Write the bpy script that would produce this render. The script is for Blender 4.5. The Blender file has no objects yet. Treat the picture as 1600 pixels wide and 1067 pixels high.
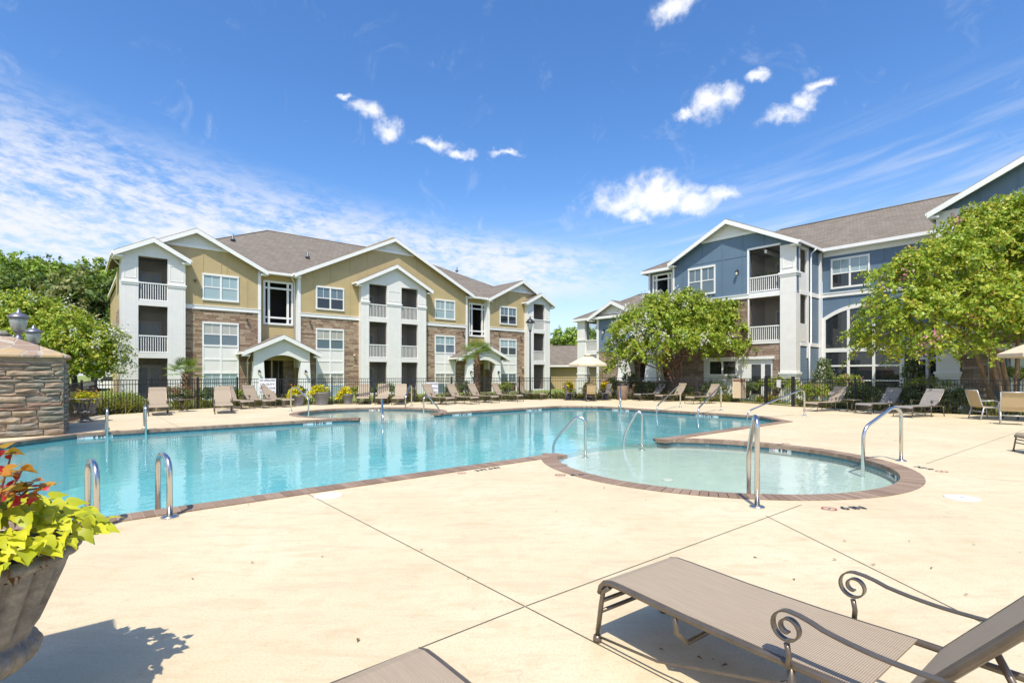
import bpy, bmesh, math, random
import numpy as np
from mathutils import Vector, Matrix
from mathutils.geometry import tessellate_polygon

# ------------------------------------------------------------------ camera
S = bpy.context.scene
F, HZ, H = 800.0, 584.5, 1.55          # focal length and horizon row in photo pixels, eye height in metres
AL = math.atan2(800, 940)              # the pool and both buildings share this grid direction
CA, SA = math.cos(AL), math.sin(AL)
cam = bpy.data.cameras.new('camera'); cam_o = bpy.data.objects.new('camera', cam)
S.collection.objects.link(cam_o); S.camera = cam_o
cam_o.location = (0, 0, H); cam_o.rotation_euler = (math.radians(90), 0, 0)
cam.sensor_width = 36; cam.lens = F / 1600 * 36
cam.shift_y = (HZ - 533.5) / 1600
cam.clip_start = .05; cam.clip_end = 3000

# ------------------------------------------------------------------ light
SUN_EL = math.radians(60)
sun = bpy.data.lights.new('sun', 'SUN'); sun.energy = 3.75; sun.angle = math.radians(.5); sun.color = (1, .945, .83)
sun_o = bpy.data.objects.new('sun', sun); S.collection.objects.link(sun_o)
tv = Vector((.10 * math.cos(SUN_EL), .995 * math.cos(SUN_EL), -math.sin(SUN_EL)))
sun_o.rotation_euler = tv.to_track_quat('-Z', 'Y').to_euler()
S.view_settings.view_transform = 'Standard'; S.view_settings.look = 'None'
S.view_settings.exposure = .58; S.view_settings.gamma = 1.0
S.render.engine = 'CYCLES'
S.cycles.max_bounces = 8; S.cycles.transparent_max_bounces = 24; S.cycles.caustics_refractive = False
S.cycles.caustics_reflective = False


class NT:
    """tiny node-graph helper"""
    def __init__(s, nt): s.nt = nt
    def n(s, t, ins=None, **kw):
        nd = s.nt.nodes.new(t)
        for k, v in kw.items(): setattr(nd, k, v)
        for k, v in (ins or {}).items():
            if isinstance(v, bpy.types.NodeSocket): s.nt.links.new(v, nd.inputs[k])
            else: nd.inputs[k].default_value = v
        return nd
    def m(s, op, a, b=None, c=None, clamp=False):
        i = {0: a}
        if b is not None: i[1] = b
        if c is not None: i[2] = c
        nd = s.n('ShaderNodeMath', i, operation=op); nd.use_clamp = clamp
        return nd.outputs[0]
    def vm(s, op, a, b=None):
        i = {0: a}
        if b is not None: i[1] = b
        nd = s.n('ShaderNodeVectorMath', i, operation=op)
        return nd.outputs['Value'] if op in ('DOT_PRODUCT', 'LENGTH') else nd.outputs[0]
    def comb(s, x=0., y=0., z=0.):
        return s.n('ShaderNodeCombineXYZ', {0: x, 1: y, 2: z}).outputs[0]
    def sep(s, v): return s.n('ShaderNodeSeparateXYZ', {0: v}).outputs
    def noise(s, vec, scale=1., detail=4., rough=.55, dist=0.):
        return s.n('ShaderNodeTexNoise', {'Vector': vec, 'Scale': scale, 'Detail': detail, 'Roughness': rough, 'Distortion': dist}).outputs['Fac']
    def mr(s, v, a, b, c=0., d=1., smooth=False):
        nd = s.n('ShaderNodeMapRange', {0: v, 1: a, 2: b, 3: c, 4: d})
        if smooth: nd.interpolation_type = 'SMOOTHSTEP'
        return nd.outputs[0]
    def mix(s, f, a, b, blend='MIX'):
        nd = s.n('ShaderNodeMix', data_type='RGBA', blend_type=blend)
        for sock, v in ((nd.inputs[0], f), (nd.inputs[6], a), (nd.inputs[7], b)):
            if isinstance(v, bpy.types.NodeSocket): s.nt.links.new(v, sock)
            else: sock.default_value = v if not isinstance(v, tuple) or len(v) == 4 else (*v, 1)
        return nd.outputs[2]
    def ramp(s, f, stops):
        nd = s.n('ShaderNodeValToRGB', {0: f}); cr = nd.color_ramp
        while len(cr.elements) > 1: cr.elements.remove(cr.elements[-1])
        for i, (p, c) in enumerate(stops):
            e = cr.elements[0] if i == 0 else cr.elements.new(p)
            e.position = p; e.color = (*c, 1)
        return nd.outputs[0]


# ------------------------------------------------------------------ sky with clouds (world shader, by sky direction)
world = bpy.data.worlds.new('World'); S.world = world; world.use_nodes = True
wt = world.node_tree; wt.nodes.clear(); W = NT(wt)
SKY = .15
skyn = W.n('ShaderNodeTexSky', sky_type='NISHITA'); skyn.sun_disc = False
skyn.sun_elevation = SUN_EL; skyn.sun_rotation = math.radians(186)
skyn.air_density = 1.0; skyn.dust_density = .9; skyn.ozone_density = 2.2
gen = W.n('ShaderNodeTexCoord').outputs['Generated']
dx, dy, dz = W.sep(gen)
az = W.m('ARCTAN2', dx, dy); el = W.m('ARCSINE', dz)
base = W.n('ShaderNodeHueSaturation', {'Saturation': 1.28, 'Value': 1.0, 'Color': skyn.outputs[0], 'Hue': .506}).outputs[0]
def azel(u, v):
    a = math.atan((u - 800) / F); return a, math.atan((HZ - v) / F * math.cos(a))
sky_vec = W.comb(az, el, 0.)
warp = W.n('ShaderNodeTexNoise', {'Vector': sky_vec, 'Scale': 11., 'Detail': 8., 'Roughness': .62}).outputs['Color']
wv = W.vm('ADD', sky_vec, W.vm('SCALE', W.vm('SUBTRACT', warp, (.5, .5, .5))))
wv.node.inputs[1].links[0].from_node.inputs['Scale'].default_value = .085
wa, we, _ = W.sep(wv)
puffs = [(1050, 314, 70, 22), (1005, 305, 84, 32), (960, 318, 44, 22), (1025, 286, 40, 20), (1085, 318, 48, 20), (1132, 302, 44, 17), (985, 332, 44, 16),
         (1110, 156, 34, 24), (1135, 150, 26, 20), (1192, 122, 24, 11), (1072, 178, 18, 9),
         (1225, 180, 46, 16), (1262, 152, 28, 15), (1282, 128, 26, 11), (1050, 18, 36, 17),
         (575, 182, 30, 14), (605, 202, 24, 13), (541, 157, 16, 7), (675, 222, 34, 11), (712, 238, 30, 8), (790, 243, 28, 7)]
mx = None
for (u, v, ru, rv) in puffs:
    a0, e0 = azel(u, v); ra = ru / F * math.cos(a0) ** 2; re = rv / F * math.cos(a0)
    p = W.m('POWER', W.m('MULTIPLY', W.m('SUBTRACT', wa, a0), 1 / ra), 2.)
    q = W.m('POWER', W.m('MULTIPLY', W.m('SUBTRACT', we, e0), 1 / re), 2.)
    g = W.m('SUBTRACT', 1.0, W.m('SQRT', W.m('ADD', p, q)))
    mx = g if mx is None else W.m('MAXIMUM', mx, g)
fine = W.m('ADD', W.m('MULTIPLY', W.noise(sky_vec, 13., 8., .62, .3), .6), W.m('MULTIPLY', W.noise(sky_vec, 42., 6., .65, .4), .4))
pv = W.m('ADD', mx, W.m('MULTIPLY', W.m('SUBTRACT', fine, .5), 3.0))
puff_a = W.m('MULTIPLY', W.mr(pv, -.22, .95, 0., .96, True), W.mr(mx, -.55, .30, 0., 1., True))
# broad cirrus sheet sinking to the right on the left half of the sky
a1, e1 = azel(0, 300); a2, e2 = azel(860, 425)
sl = (e2 - e1) / (a2 - a1); nrm = math.hypot(1, sl)
along = W.m('MULTIPLY', W.m('ADD', W.m('SUBTRACT', az, a1), W.m('MULTIPLY', W.m('SUBTRACT', el, e1), sl)), 1 / nrm)
across = W.m('MULTIPLY', W.m('SUBTRACT', W.m('SUBTRACT', el, e1), W.m('MULTIPLY', W.m('SUBTRACT', az, a1), sl)), 1 / nrm)
half = W.mr(along, -.4, .9, .23, .06)
ctr = W.mr(along, 0., .9, -.025, 0.)
band = W.mr(W.m('DIVIDE', W.m('ABSOLUTE', W.m('SUBTRACT', across, ctr)), half), .25, 1.15, 1., 0., True)
band = W.m('MULTIPLY', band, W.mr(along, .80, 1.12, 1., 0., True))
low = W.m('MULTIPLY', W.mr(across, -.02, .03, .6, 0., True), W.mr(along, .1, .75, 1., .15, True))
cv = W.comb(W.m('MULTIPLY', along, 1.0), W.m('MULTIPLY', across, 2.6), 0.)
c1 = W.noise(cv, 7., 9., .66, .5); c2 = W.noise(cv, 34., 6., .68, .3)
cir = W.m('ADD', W.m('MULTIPLY', c1, .55), W.m('MULTIPLY', c2, .45))
cirrus_a = W.m('MULTIPLY', W.mr(cir, .36, .60, 0., .95, True), W.m('MAXIMUM', band, low))
# faint streaks fanning up over the right-hand roof
b1, f1 = azel(880, 430); b2, f2 = azel(1600, 230); sr = (f2 - f1) / (b2 - b1)
al2 = W.m('ADD', W.m('SUBTRACT', az, b1), W.m('MULTIPLY', W.m('SUBTRACT', el, f1), sr))
ac2 = W.m('SUBTRACT', W.m('SUBTRACT', el, f1), W.m('MULTIPLY', W.m('SUBTRACT', az, b1), sr))
st = W.noise(W.comb(W.m('MULTIPLY', al2, .8), W.m('MULTIPLY', ac2, 9.), 0.), 5., 6., .6, .3)
streak = W.m('MULTIPLY', W.mr(st, .40, .75, 0., .34, True), W.mr(W.m('ABSOLUTE', ac2), .02, .16, 1., 0., True))
streak = W.m('MULTIPLY', streak, W.mr(al2, -.15, .15, .3, 1.))
wisp = W.m('MULTIPLY', W.mr(W.noise(sky_vec, 11., 7., .65, .8), .56, .80, 0., .30, True), W.mr(el, .45, .7, 1., 0.))
alpha = W.m('MAXIMUM', W.m('MAXIMUM', cirrus_a, puff_a), W.m('MAXIMUM', streak, wisp), clamp=True)
shade = W.mr(W.m('ADD', mx, W.m('MULTIPLY', fine, .5)), -.1, .9, 4.3, 5.0)
cloud_col = W.n('ShaderNodeCombineColor', {0: shade, 1: W.m('MULTIPLY', shade, 1.01), 2: W.m('MULTIPLY', shade, 1.06)}).outputs[0]
hz_ = W.mr(el, 0., .36, .50, 0., True)
base = W.mix(hz_, base, (3.3, 3.85, 4.8))
sky_out = W.mix(W.m('MULTIPLY', alpha, .96), base, cloud_col)
bg = W.n('ShaderNodeBackground', {'Color': sky_out, 'Strength': SKY})
wo = W.n('ShaderNodeOutputWorld'); wt.links.new(bg.outputs[0], wo.inputs[0])

# ------------------------------------------------------------------ helpers
COL = S.collection
R = random.Random(11)
def gp(u, v, z=0.):
    t = (H - z) * F / (v - HZ); return Vector(((u - 800) / F * t, t, z))
def at(u, v, Z): return Vector(((u - 800) / F * Z, Z, H + (HZ - v) / F * Z))
def ab(a, b, z=0.): return Vector((a * CA - b * SA, a * SA + b * CA, z))   # pool grid -> world

class MB:
    def __init__(s): s.v = []; s.f = []; s.sm = []
    def add(s, vs, fs, smooth=False):
        o = len(s.v); s.v.extend([tuple(p) for p in vs])
        for f in fs: s.f.append([i + o for i in f]); s.sm.append(smooth)
        return s
    def box(s, x0, x1, y0, y1, z0, z1):
        return s.add([(x0, y0, z0), (x1, y0, z0), (x1, y1, z0), (x0, y1, z0), (x0, y0, z1), (x1, y0, z1), (x1, y1, z1), (x0, y1, z1)],
                     [(3, 2, 1, 0), (4, 5, 6, 7), (0, 1, 5, 4), (1, 2, 6, 5), (2, 3, 7, 6), (3, 0, 4, 7)])
    def bar(s, a, b, w, h, up=(0, 0, 1)):
        """box-section bar from a to b, w sideways, h along up"""
        a, b = Vector(a), Vector(b); d = (b - a).normalized(); up = Vector(up)
        if abs(d.dot(up)) > .98: up = Vector((1, 0, 0))
        sx = d.cross(up).normalized(); uz = sx.cross(d)
        vs = []
        for p in (a, b):
            for i, j in ((-1, -1), (1, -1), (1, 1), (-1, 1)): vs.append(p + sx * (i * w / 2) + uz * (j * h / 2))
        return s.add(vs, [(3, 2, 1, 0), (4, 5, 6, 7), (0, 1, 5, 4), (1, 2, 6, 5), (2, 3, 7, 6), (3, 0, 4, 7)])
    def tube(s, pts, r, n=8, cap=True):
        pts = [Vector(p) for p in pts]; rs = r if isinstance(r, (list, tuple)) else [r] * len(pts)
        vs = []; prev = None
        for i, p in enumerate(pts):
            d = (pts[min(i + 1, len(pts) - 1)] - pts[max(i - 1, 0)]).normalized()
            if prev is None:
                u = d.cross(Vector((0, 0, 1)) if abs(d.z) < .9 else Vector((1, 0, 0))).normalized()
            else: u = (prev - d * prev.dot(d)).normalized()
            prev = u; w = d.cross(u)
            for k in range(n):
                t = 2 * math.pi * k / n; vs.append(p + (u * math.cos(t) + w * math.sin(t)) * rs[i])
        fs = []
        for i in range(len(pts) - 1):
            for k in range(n):
                a = i * n + k; b = i * n + (k + 1) % n; fs.append((a, b, b + n, a + n))
        s.add(vs, fs, True)
        if cap:
            o = len(s.v) - len(vs)
            s.f.append([o + k for k in range(n)][::-1]); s.sm.append(False)
            s.f.append([o + (len(pts) - 1) * n + k for k in range(n)]); s.sm.append(False)
        return s
    def ribbon(s, pts, y0, y1, th):
        """strip through (x,z) points, between y0 and y1, thickness th"""
        n = len(pts); vs = []
        for i, (x, z) in enumerate(pts):
            a = pts[max(i - 1, 0)]; b = pts[min(i + 1, n - 1)]
            dx_, dz_ = b[0] - a[0], b[1] - a[1]; l = math.hypot(dx_, dz_) or 1
            nx, nz = -dz_ / l * th / 2, dx_ / l * th / 2
            vs += [(x + nx, y0, z + nz), (x + nx, y1, z + nz), (x - nx, y1, z - nz), (x - nx, y0, z - nz)]
        fs = []
        for i in range(n - 1):
            o = i * 4; fs += [(o + k, o + 4 + k, o + 4 + (k + 1) % 4, o + (k + 1) % 4) for k in range(4)]
        fs += [(0, 1, 2, 3), ((n - 1) * 4 + 3, (n - 1) * 4 + 2, (n - 1) * 4 + 1, (n - 1) * 4)]
        return s.add(vs, fs)
    def lathe(s, prof, n=24, c=(0, 0, 0), rf=None, cap=True):
        vs = []
        for (r, z) in prof:
            for k in range(n):
                t = 2 * math.pi * k / n; rr = r * (rf(t, z) if rf else 1)
                vs.append((c[0] + rr * math.cos(t), c[1] + rr * math.sin(t), c[2] + z))
        fs = []
        for i in range(len(prof) - 1):
            for k in range(n):
                a = i * n + k; b = i * n + (k + 1) % n; fs.append((a, b, b + n, a + n))
        if cap: fs += [tuple(range(n))[::-1], tuple((len(prof) - 1) * n + k for k in range(n))]
        return s.add(vs, fs, True)
    def prism(s, poly, y0, y1):
        """polygon in (x,z) extruded along y"""
        n = len(poly)
        if sum(poly[i][0] * poly[(i + 1) % n][1] - poly[(i + 1) % n][0] * poly[i][1] for i in range(n)) < 0: poly = poly[::-1]
        vs = [(x, y0, z) for x, z in poly] + [(x, y1, z) for x, z in poly]
        fs = [tuple(range(n)), tuple(range(2 * n - 1, n - 1, -1))]
        fs += [((i + 1) % n, i, n + i, n + (i + 1) % n) for i in range(n)]
        return s.add(vs, fs)
    def slab(s, corners, th):
        """thick sheet below four or three corners"""
        c = [Vector(p) for p in corners]; n = len(c)
        vs = c + [p - Vector((0, 0, th)) for p in c]
        return s.add(vs, [tuple(range(n)), tuple(range(2 * n - 1, n - 1, -1))] + [((i + 1) % n, i, n + i, n + (i + 1) % n) for i in range(n)])
    def wall(s, x0, x1, z0, z1, y0, y1, holes=()):
        """wall slab y0..y1 with rectangular holes (x0,x1,z0,z1)"""
        xs = sorted({x0, x1, *[h[0] for h in holes], *[h[1] for h in holes]}); zs = sorted({z0, z1, *[h[2] for h in holes], *[h[3] for h in holes]})
        xs = [x for x in xs if x0 <= x <= x1]; zs = [z for z in zs if z0 <= z <= z1]
        for i in range(len(xs) - 1):
            j0 = None
            for j in range(len(zs)):
                solid = j < len(zs) - 1 and not any(h[0] <= (xs[i] + xs[i + 1]) / 2 <= h[1] and h[2] <= (zs[j] + zs[j + 1]) / 2 <= h[3] for h in holes)
                if solid and j0 is None: j0 = j
                if not solid and j0 is not None:
                    s.box(xs[i], xs[i + 1], y0, y1, zs[j0], zs[j]); j0 = None
        return s
    def xf(s, m):
        s.v = [tuple(m @ Vector(p)) for p in s.v]; return s
    def build(s, name, mat, parent=None, loc=None, rz=None, bevel=0):
        me = bpy.data.meshes.new(name); me.from_pydata(s.v, [], s.f); me.update()
        if any(s.sm): me.polygons.foreach_set('use_smooth', s.sm)
        if mat: me.materials.append(mat)
        o = bpy.data.objects.new(name, me); COL.objects.link(o)
        if parent: o.parent = parent
        if loc is not None: o.location = loc
        if rz is not None: o.rotation_euler = (0, 0, rz)
        if bevel:
            b = o.modifiers.new('bevel', 'BEVEL'); b.width = bevel; b.segments = 2; b.limit_method = 'ANGLE'; b.angle_limit = .6
        return o

def tag(o, label=None, cat=None, group=None, kind=None):
    if label: o['label'] = label
    if cat: o['category'] = cat
    if group: o['group'] = group
    if kind: o['kind'] = kind
    return o
def empty(name, loc=(0, 0, 0), rz=0., label=None, cat=None, group=None):
    o = bpy.data.objects.new(name, None); COL.objects.link(o); o.location = loc; o.rotation_euler = (0, 0, rz); o.empty_display_size = .2
    return tag(o, label, cat, group)
def struct(o): o['kind'] = 'structure'; return o
def copy_tree(o, kids, parent=None):
    c = o.copy(); COL.objects.link(c)
    if parent: c.parent = parent
    for k in kids.get(o.name, []): copy_tree(k, kids, c)
    return c
def kid_map(root):
    m = {}
    def walk(o):
        ch = [c for c in COL.objects if c.parent == o]
        m[o.name] = ch
        for c in ch: walk(c)
    walk(root); return m

def text_mb(txt, size, align='CENTER', bold=.0):
    cu = bpy.data.curves.new('t', 'FONT'); cu.body = txt; cu.size = size; cu.align_x = align; cu.align_y = 'CENTER'; cu.offset = bold; cu.resolution_u = 3
    o = bpy.data.objects.new('t', cu); COL.objects.link(o)
    dg = bpy.context.evaluated_depsgraph_get(); me = bpy.data.meshes.new_from_object(o.evaluated_get(dg))
    mb = MB(); mb.add([v.co[:] for v in me.vertices], [list(p.vertices) for p in me.polygons])
    bpy.data.objects.remove(o); bpy.data.curves.remove(cu); bpy.data.meshes.remove(me)
    return mb

# ------------------------------------------------------------------ materials
def mat(name, col, rough=.6, metal=0., spec=.5, var=.0, vscale=6., bump=0., bscale=40., fn=None):
    m = bpy.data.materials.new(name); m.use_nodes = True; nt = m.node_tree; N = NT(nt)
    bs = nt.nodes['Principled BSDF']
    bs.inputs['Base Color'].default_value = (*col, 1); bs.inputs['Roughness'].default_value = rough
    bs.inputs['Metallic'].default_value = metal; bs.inputs['Specular IOR Level'].default_value = spec
    oc = N.n('ShaderNodeTexCoord').outputs['Object']
    if var:
        nz = N.noise(oc, vscale, 6., .6)
        lo = tuple(max(0, c * (1 - var)) for c in col); hi = tuple(min(1, c * (1 + var)) for c in col)
        nt.links.new(N.ramp(nz, [(.3, lo), (.7, hi)]), bs.inputs['Base Color'])
    if bump:
        b = N.n('ShaderNodeBump', {'Height': N.noise(oc, bscale, 4.), 'Strength': bump, 'Distance': .02})
        nt.links.new(b.outputs[0], bs.inputs['Normal'])
    if fn: fn(N, nt, bs, oc)
    return m
def setc(nt, bs, c): nt.links.new(c, bs.inputs['Base Color'])
def setbump(N, nt, bs, h, st=.5, d=.02):
    nt.links.new(N.n('ShaderNodeBump', {'Height': h, 'Strength': st, 'Distance': d}).outputs[0], bs.inputs['Normal'])

def deck_fn(N, nt, bs, oc):
    a = N.noise(oc, .55, 6., .62); b = N.noise(oc, 5., 7., .7); c = N.noise(oc, 62., 4., .75)
    stretch = N.noise(N.vm('MULTIPLY', oc, (1.2, 5.5, 1.)), 1.2, 7., .7, .7)
    col = N.ramp(a, [(.3, (.55, .455, .29)), (.55, (.625, .53, .355)), (.75, (.675, .59, .42))])
    col = N.mix(N.mr(b, .50, .74, 0., .55), col, (.50, .36, .205))
    col = N.mix(N.mr(stretch, .50, .68, 0., .55), col, (.49, .365, .23))
    vor = N.n('ShaderNodeTexVoronoi', {'Vector': N.vm('ADD', oc, N.vm('SCALE', N.n('ShaderNodeTexNoise', {'Vector': oc, 'Scale': 2.5}).outputs['Color'])), 'Scale': .23}, feature='DISTANCE_TO_EDGE')
    crk = N.m('MULTIPLY', N.mr(vor.outputs[0], .0, .0022, .7, 0.), N.mr(N.noise(oc, .35, 2.), .5, .58, 0., 1.))
    col = N.mix(crk, col, (.22, .16, .10))
    spot = N.noise(oc, 9., 2., .5)
    col = N.mix(N.mr(spot, .69, .76, 0., .35), col, (.33, .25, .16))
    col = N.mix(N.mr(c, .48, .66, 0., .55), col, (.42, .335, .205))
    setc(nt, bs, col); setbump(N, nt, bs, N.m('ADD', N.m('MULTIPLY', b, .5), c), .16, .01)
M = {}
M['deck'] = mat('sandy_concrete', (.6, .5, .36), .75, fn=deck_fn)
M['joint'] = mat('dark_joint_filler', (.10, .085, .065), .9)
def island_fn(stops, rough_noise=0.):
    def fn(N, nt, bs, oc):
        r = N.n('ShaderNodeNewGeometry').outputs['Random Per Island']
        col = N.ramp(r, stops)
        col = N.mix(N.mr(N.noise(oc, 30., 5., .7), .4, .7, 0., .35), col, tuple(c * .62 for c in stops[0][1]))
        setc(nt, bs, col); setbump(N, nt, bs, N.noise(oc, 60., 4.), .3, .01)
    return fn
M['brick'] = mat('coping_brick', (.3, .18, .13), .75, fn=island_fn([(0, (.215, .14, .095)), (.5, (.28, .19, .132)), (1, (.34, .245, .175))]))
M['mortar'] = mat('mortar', (.42, .34, .27), .9)
def tile_fn(N, nt, bs, oc):
    g = N.n('ShaderNodeNewGeometry'); x, y, z = N.sep(oc)
    v = N.comb(N.m('ADD', x, N.m('MULTIPLY', y, .73)), z, 0.)
    bt = N.n('ShaderNodeTexBrick', {'Vector': v, 'Scale': 1., 'Color1': (.03, .115, .15, 1), 'Color2': (.065, .18, .21, 1), 'Mortar': (.12, .2, .22, 1), 'Mortar Size': .006, 'Brick Width': .11, 'Row Height': .08, 'Bias': 0.})
    bt.offset = 0.
    setc(nt, bs, bt.outputs[0])
M['tile'] = mat('teal_pool_tile', (.06, .2, .25), .25, fn=tile_fn)
M['plaster'] = mat('pool_plaster', (.36, .74, .77), .7, var=.05, vscale=1.5)
M['plaster_pale'] = mat('pale_pool_plaster', (.60, .70, .665), .7, var=.08, vscale=3.)
def water_mat(name, tint, bscale=2.2, st=.10, scat=(.15, .53, .59), dens=.50):
    m = bpy.data.materials.new(name); m.use_nodes = True; nt = m.node_tree; nt.nodes.clear(); N = NT(nt)
    oc = N.n('ShaderNodeTexCoord').outputs['Object']
    n1 = N.noise(N.vm('MULTIPLY', oc, (1., 1.6, 1.)), bscale, 3., .55, .4); n2 = N.noise(oc, bscale * 4.2, 2., .5)
    b = N.n('ShaderNodeBump', {'Height': N.m('ADD', n1, N.m('MULTIPLY', n2, .25)), 'Strength': st, 'Distance': .05})
    fr = N.n('ShaderNodeFresnel', {'IOR': 1.33, 'Normal': b.outputs[0]})
    gl = N.n('ShaderNodeBsdfGlossy', {'Roughness': .015, 'Color': (1, 1, 1, 1), 'Normal': b.outputs[0]})
    tr = N.n('ShaderNodeBsdfTransparent', {'Color': (*tint, 1)})
    df = N.n('ShaderNodeBsdfDiffuse', {'Color': (*scat, 1)}); body = N.n('ShaderNodeMixShader', {0: dens, 1: tr.outputs[0], 2: df.outputs[0]})
    mx_ = N.n('ShaderNodeMixShader', {0: fr.outputs[0], 1: body.outputs[0], 2: gl.outputs[0]})
    o = N.n('ShaderNodeOutputMaterial'); nt.links.new(mx_.outputs[0], o.inputs[0]); return m
M['water'] = water_mat('pool_water', (.78, .95, .97))
M['water_shallow'] = water_mat('shallow_water', (.93, .985, .97), 3., .10, (.42, .58, .55), .18)
M['steel'] = mat('stainless_steel', (.60, .585, .56), .24, 1.)
M['white'] = mat('white_trim_paint', (.80, .79, .76), .5, var=.03, vscale=3.)
M['white_panel'] = mat('white_panel_paint', (.74, .72, .68), .55, var=.04, vscale=2.)
M['tan'] = mat('tan_panel_siding', (.46, .355, .18), .65, var=.07, vscale=1.2)
def lap(col, h=.17):
    def fn(N, nt, bs, oc):
        z = N.sep(oc)[2]; f = N.m('FRACT', N.m('DIVIDE', N.m('ADD', z, 10.), h))
        line = N.mr(f, .0, .09, 1., 0.)
        c = N.mix(N.m('MULTIPLY', line, .6), N.ramp(N.noise(oc, 1.3, 5.), [(.3, tuple(k * .93 for k in col)), (.7, tuple(k * 1.07 for k in col))]), tuple(k * .35 for k in col))
        setc(nt, bs, c); setbump(N, nt, bs, N.m('SUBTRACT', 1., f), .6, .02)
    return fn
M['tan_lap'] = mat('tan_lap_siding', (.42, .31, .13), .65, fn=lap((.47, .36, .175)))
M['blue'] = mat('blue_panel_siding', (.115, .178, .25), .6, var=.06, vscale=1.2)
M['blue_lap'] = mat('blue_lap_siding', (.10, .15, .22), .6, fn=lap((.13, .19, .26), .19))
def ledge_fn(cols, w=.55, h=.15, dark=(.10, .07, .05)):
    def fn(N, nt, bs, oc):
        x, y, z = N.sep(oc)
        wz = N.m('ADD', z, N.m('MULTIPLY', N.m('SUBTRACT', N.noise(oc, 3.2, 2.), .5), h * .55))
        v = N.comb(N.m('ADD', N.m('ADD', x, y), N.m('MULTIPLY', N.m('SUBTRACT', N.noise(oc, 1.7, 2.), .5), .5)), wz, 0.)
        bt = N.n('ShaderNodeTexBrick', {'Vector': v, 'Scale': 1., 'Color1': (0, 0, 0, 1), 'Color2': (1, 1, 1, 1), 'Mortar': (.5, .5, .5, 1), 'Mortar Size': h * .055, 'Mortar Smooth': .4, 'Brick Width': w, 'Row Height': h})
        bt.offset = .43; bt.squash = .62; bt.squash_frequency = 3
        col = N.ramp(bt.outputs[0], cols)
        col = N.mix(N.mr(N.noise(oc, 7., 6., .7), .35, .7, 0., .45), col, tuple(c * .5 for c in cols[0][1]))
        col = N.mix(N.mr(bt.outputs[1], .1, .9, 0., .85), col, dark)
        setc(nt, bs, col)
        hh = N.m('ADD', N.m('MULTIPLY', N.m('SUBTRACT', 1., bt.outputs[1]), 1.), N.m('ADD', N.m('MULTIPLY', N.noise(oc, 14., 5.), .6), N.m('MULTIPLY', N.sep(bt.outputs[0])[0], .5)))
        setbump(N, nt, bs, hh, .8, .05)
    return fn
M['stone'] = mat('brown_ledge_stone', (.25, .17, .12), .85, fn=ledge_fn([(0, (.23, .14, .09)), (.35, (.36, .245, .16)), (.65, (.45, .335, .225)), (1, (.52, .41, .29))], .62, .14))
M['stone_r'] = mat('pale_ledge_stone', (.32, .24, .18), .85, fn=ledge_fn([(0, (.22, .14, .10)), (.4, (.33, .23, .17)), (1, (.46, .36, .28))], .7, .16))
M['stone_wall'] = mat('multicolour_ledge_stone', (.3, .25, .2), .85, fn=ledge_fn([(0, (.20, .22, .17)), (.22, (.36, .33, .25)), (.45, (.33, .20, .15)), (.62, (.44, .36, .25)), (.8, (.26, .28, .23)), (1, (.50, .41, .28))], .62, .155, (.07, .05, .035)))
def flag_fn(N, nt, bs, oc):
    v = N.n('ShaderNodeTexVoronoi', {'Vector': N.vm('MULTIPLY', oc, (1., .9, .3)), 'Scale': 2.5}, feature='DISTANCE_TO_EDGE')
    c = N.n('ShaderNodeTexVoronoi', {'Vector': N.vm('MULTIPLY', oc, (1., .9, .3)), 'Scale': 2.5})
    col = N.ramp(N.sep(c.outputs['Color'])[0], [(0, (.26, .18, .14)), (.35, (.36, .26, .18)), (.6, (.46, .32, .15)), (1, (.30, .21, .17))])
    col = N.mix(N.mr(N.noise(oc, 6., 5.), .4, .7, 0., .4), col, (.28, .19, .12))
    setc(nt, bs, N.mix(N.mr(v.outputs[0], .02, .05, 1., 0.), col, (.42, .37, .29))); setbump(N, nt, bs, N.m('ADD', N.mr(v.outputs[0], .0, .06), N.noise(oc, 9., 5.)), .6, .04)
M['flag'] = mat('flagstone', (.4, .3, .2), .8, fn=flag_fn)
def shingle_fn(N, nt, bs, oc):
    x, y, z = N.sep(oc)
    bt = N.n('ShaderNodeTexBrick', {'Vector': N.comb(N.m('ADD', x, N.m('MULTIPLY', y, .3)), N.m('MULTIPLY', z, 2.1), 0.), 'Scale': 1., 'Color1': (.145, .122, .095, 1), 'Color2': (.215, .185, .15, 1), 'Mortar': (.12, .095, .075, 1), 'Mortar Size': .02, 'Brick Width': .42, 'Row Height': .3})
    col = N.mix(N.mr(N.noise(oc, .7, 5.), .3, .7, 0., .4), bt.outputs[0], (.21, .178, .14))
    setc(nt, bs, N.mix(N.mr(N.noise(oc, 12., 4., .7), .45, .7, 0., .5), col, (.13, .10, .08)))
M['shingle'] = mat('brown_shingles', (.2, .16, .12), .9, fn=shingle_fn)
def pane_fn(top, bot):
    def fn(N, nt, bs, oc):
        x, y, z = N.sep(oc)
        f = N.m('FRACT', N.m('MULTIPLY', N.m('ADD', z, 20.), 22.))
        setc(nt, bs, N.mix(N.mr(f, .55, .85, 0., .5), (*top, 1), (*bot, 1)))
    return fn
M['pane_blind'] = mat('glass_over_blinds', (.3, .36, .38), .04, spec=.8, fn=pane_fn((.34, .44, .45), (.25, .33, .35)))
M['pane_beige'] = mat('glass_over_beige_blinds', (.4, .38, .33), .04, spec=.8, fn=pane_fn((.44, .43, .38), (.34, .33, .30)))
M['pane_dark'] = mat('dim_window_glass', (.10, .13, .16), .03, spec=.8, fn=pane_fn((.13, .18, .21), (.10, .14, .165)))
M['pane_black'] = mat('dark_window_glass', (.02, .025, .03), .02, spec=.8)
M['pane_door'] = mat('door_glass', (.30, .36, .40), .05, spec=.6)
M['dark'] = mat('dark_interior', (.035, .03, .026), .9)
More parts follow.
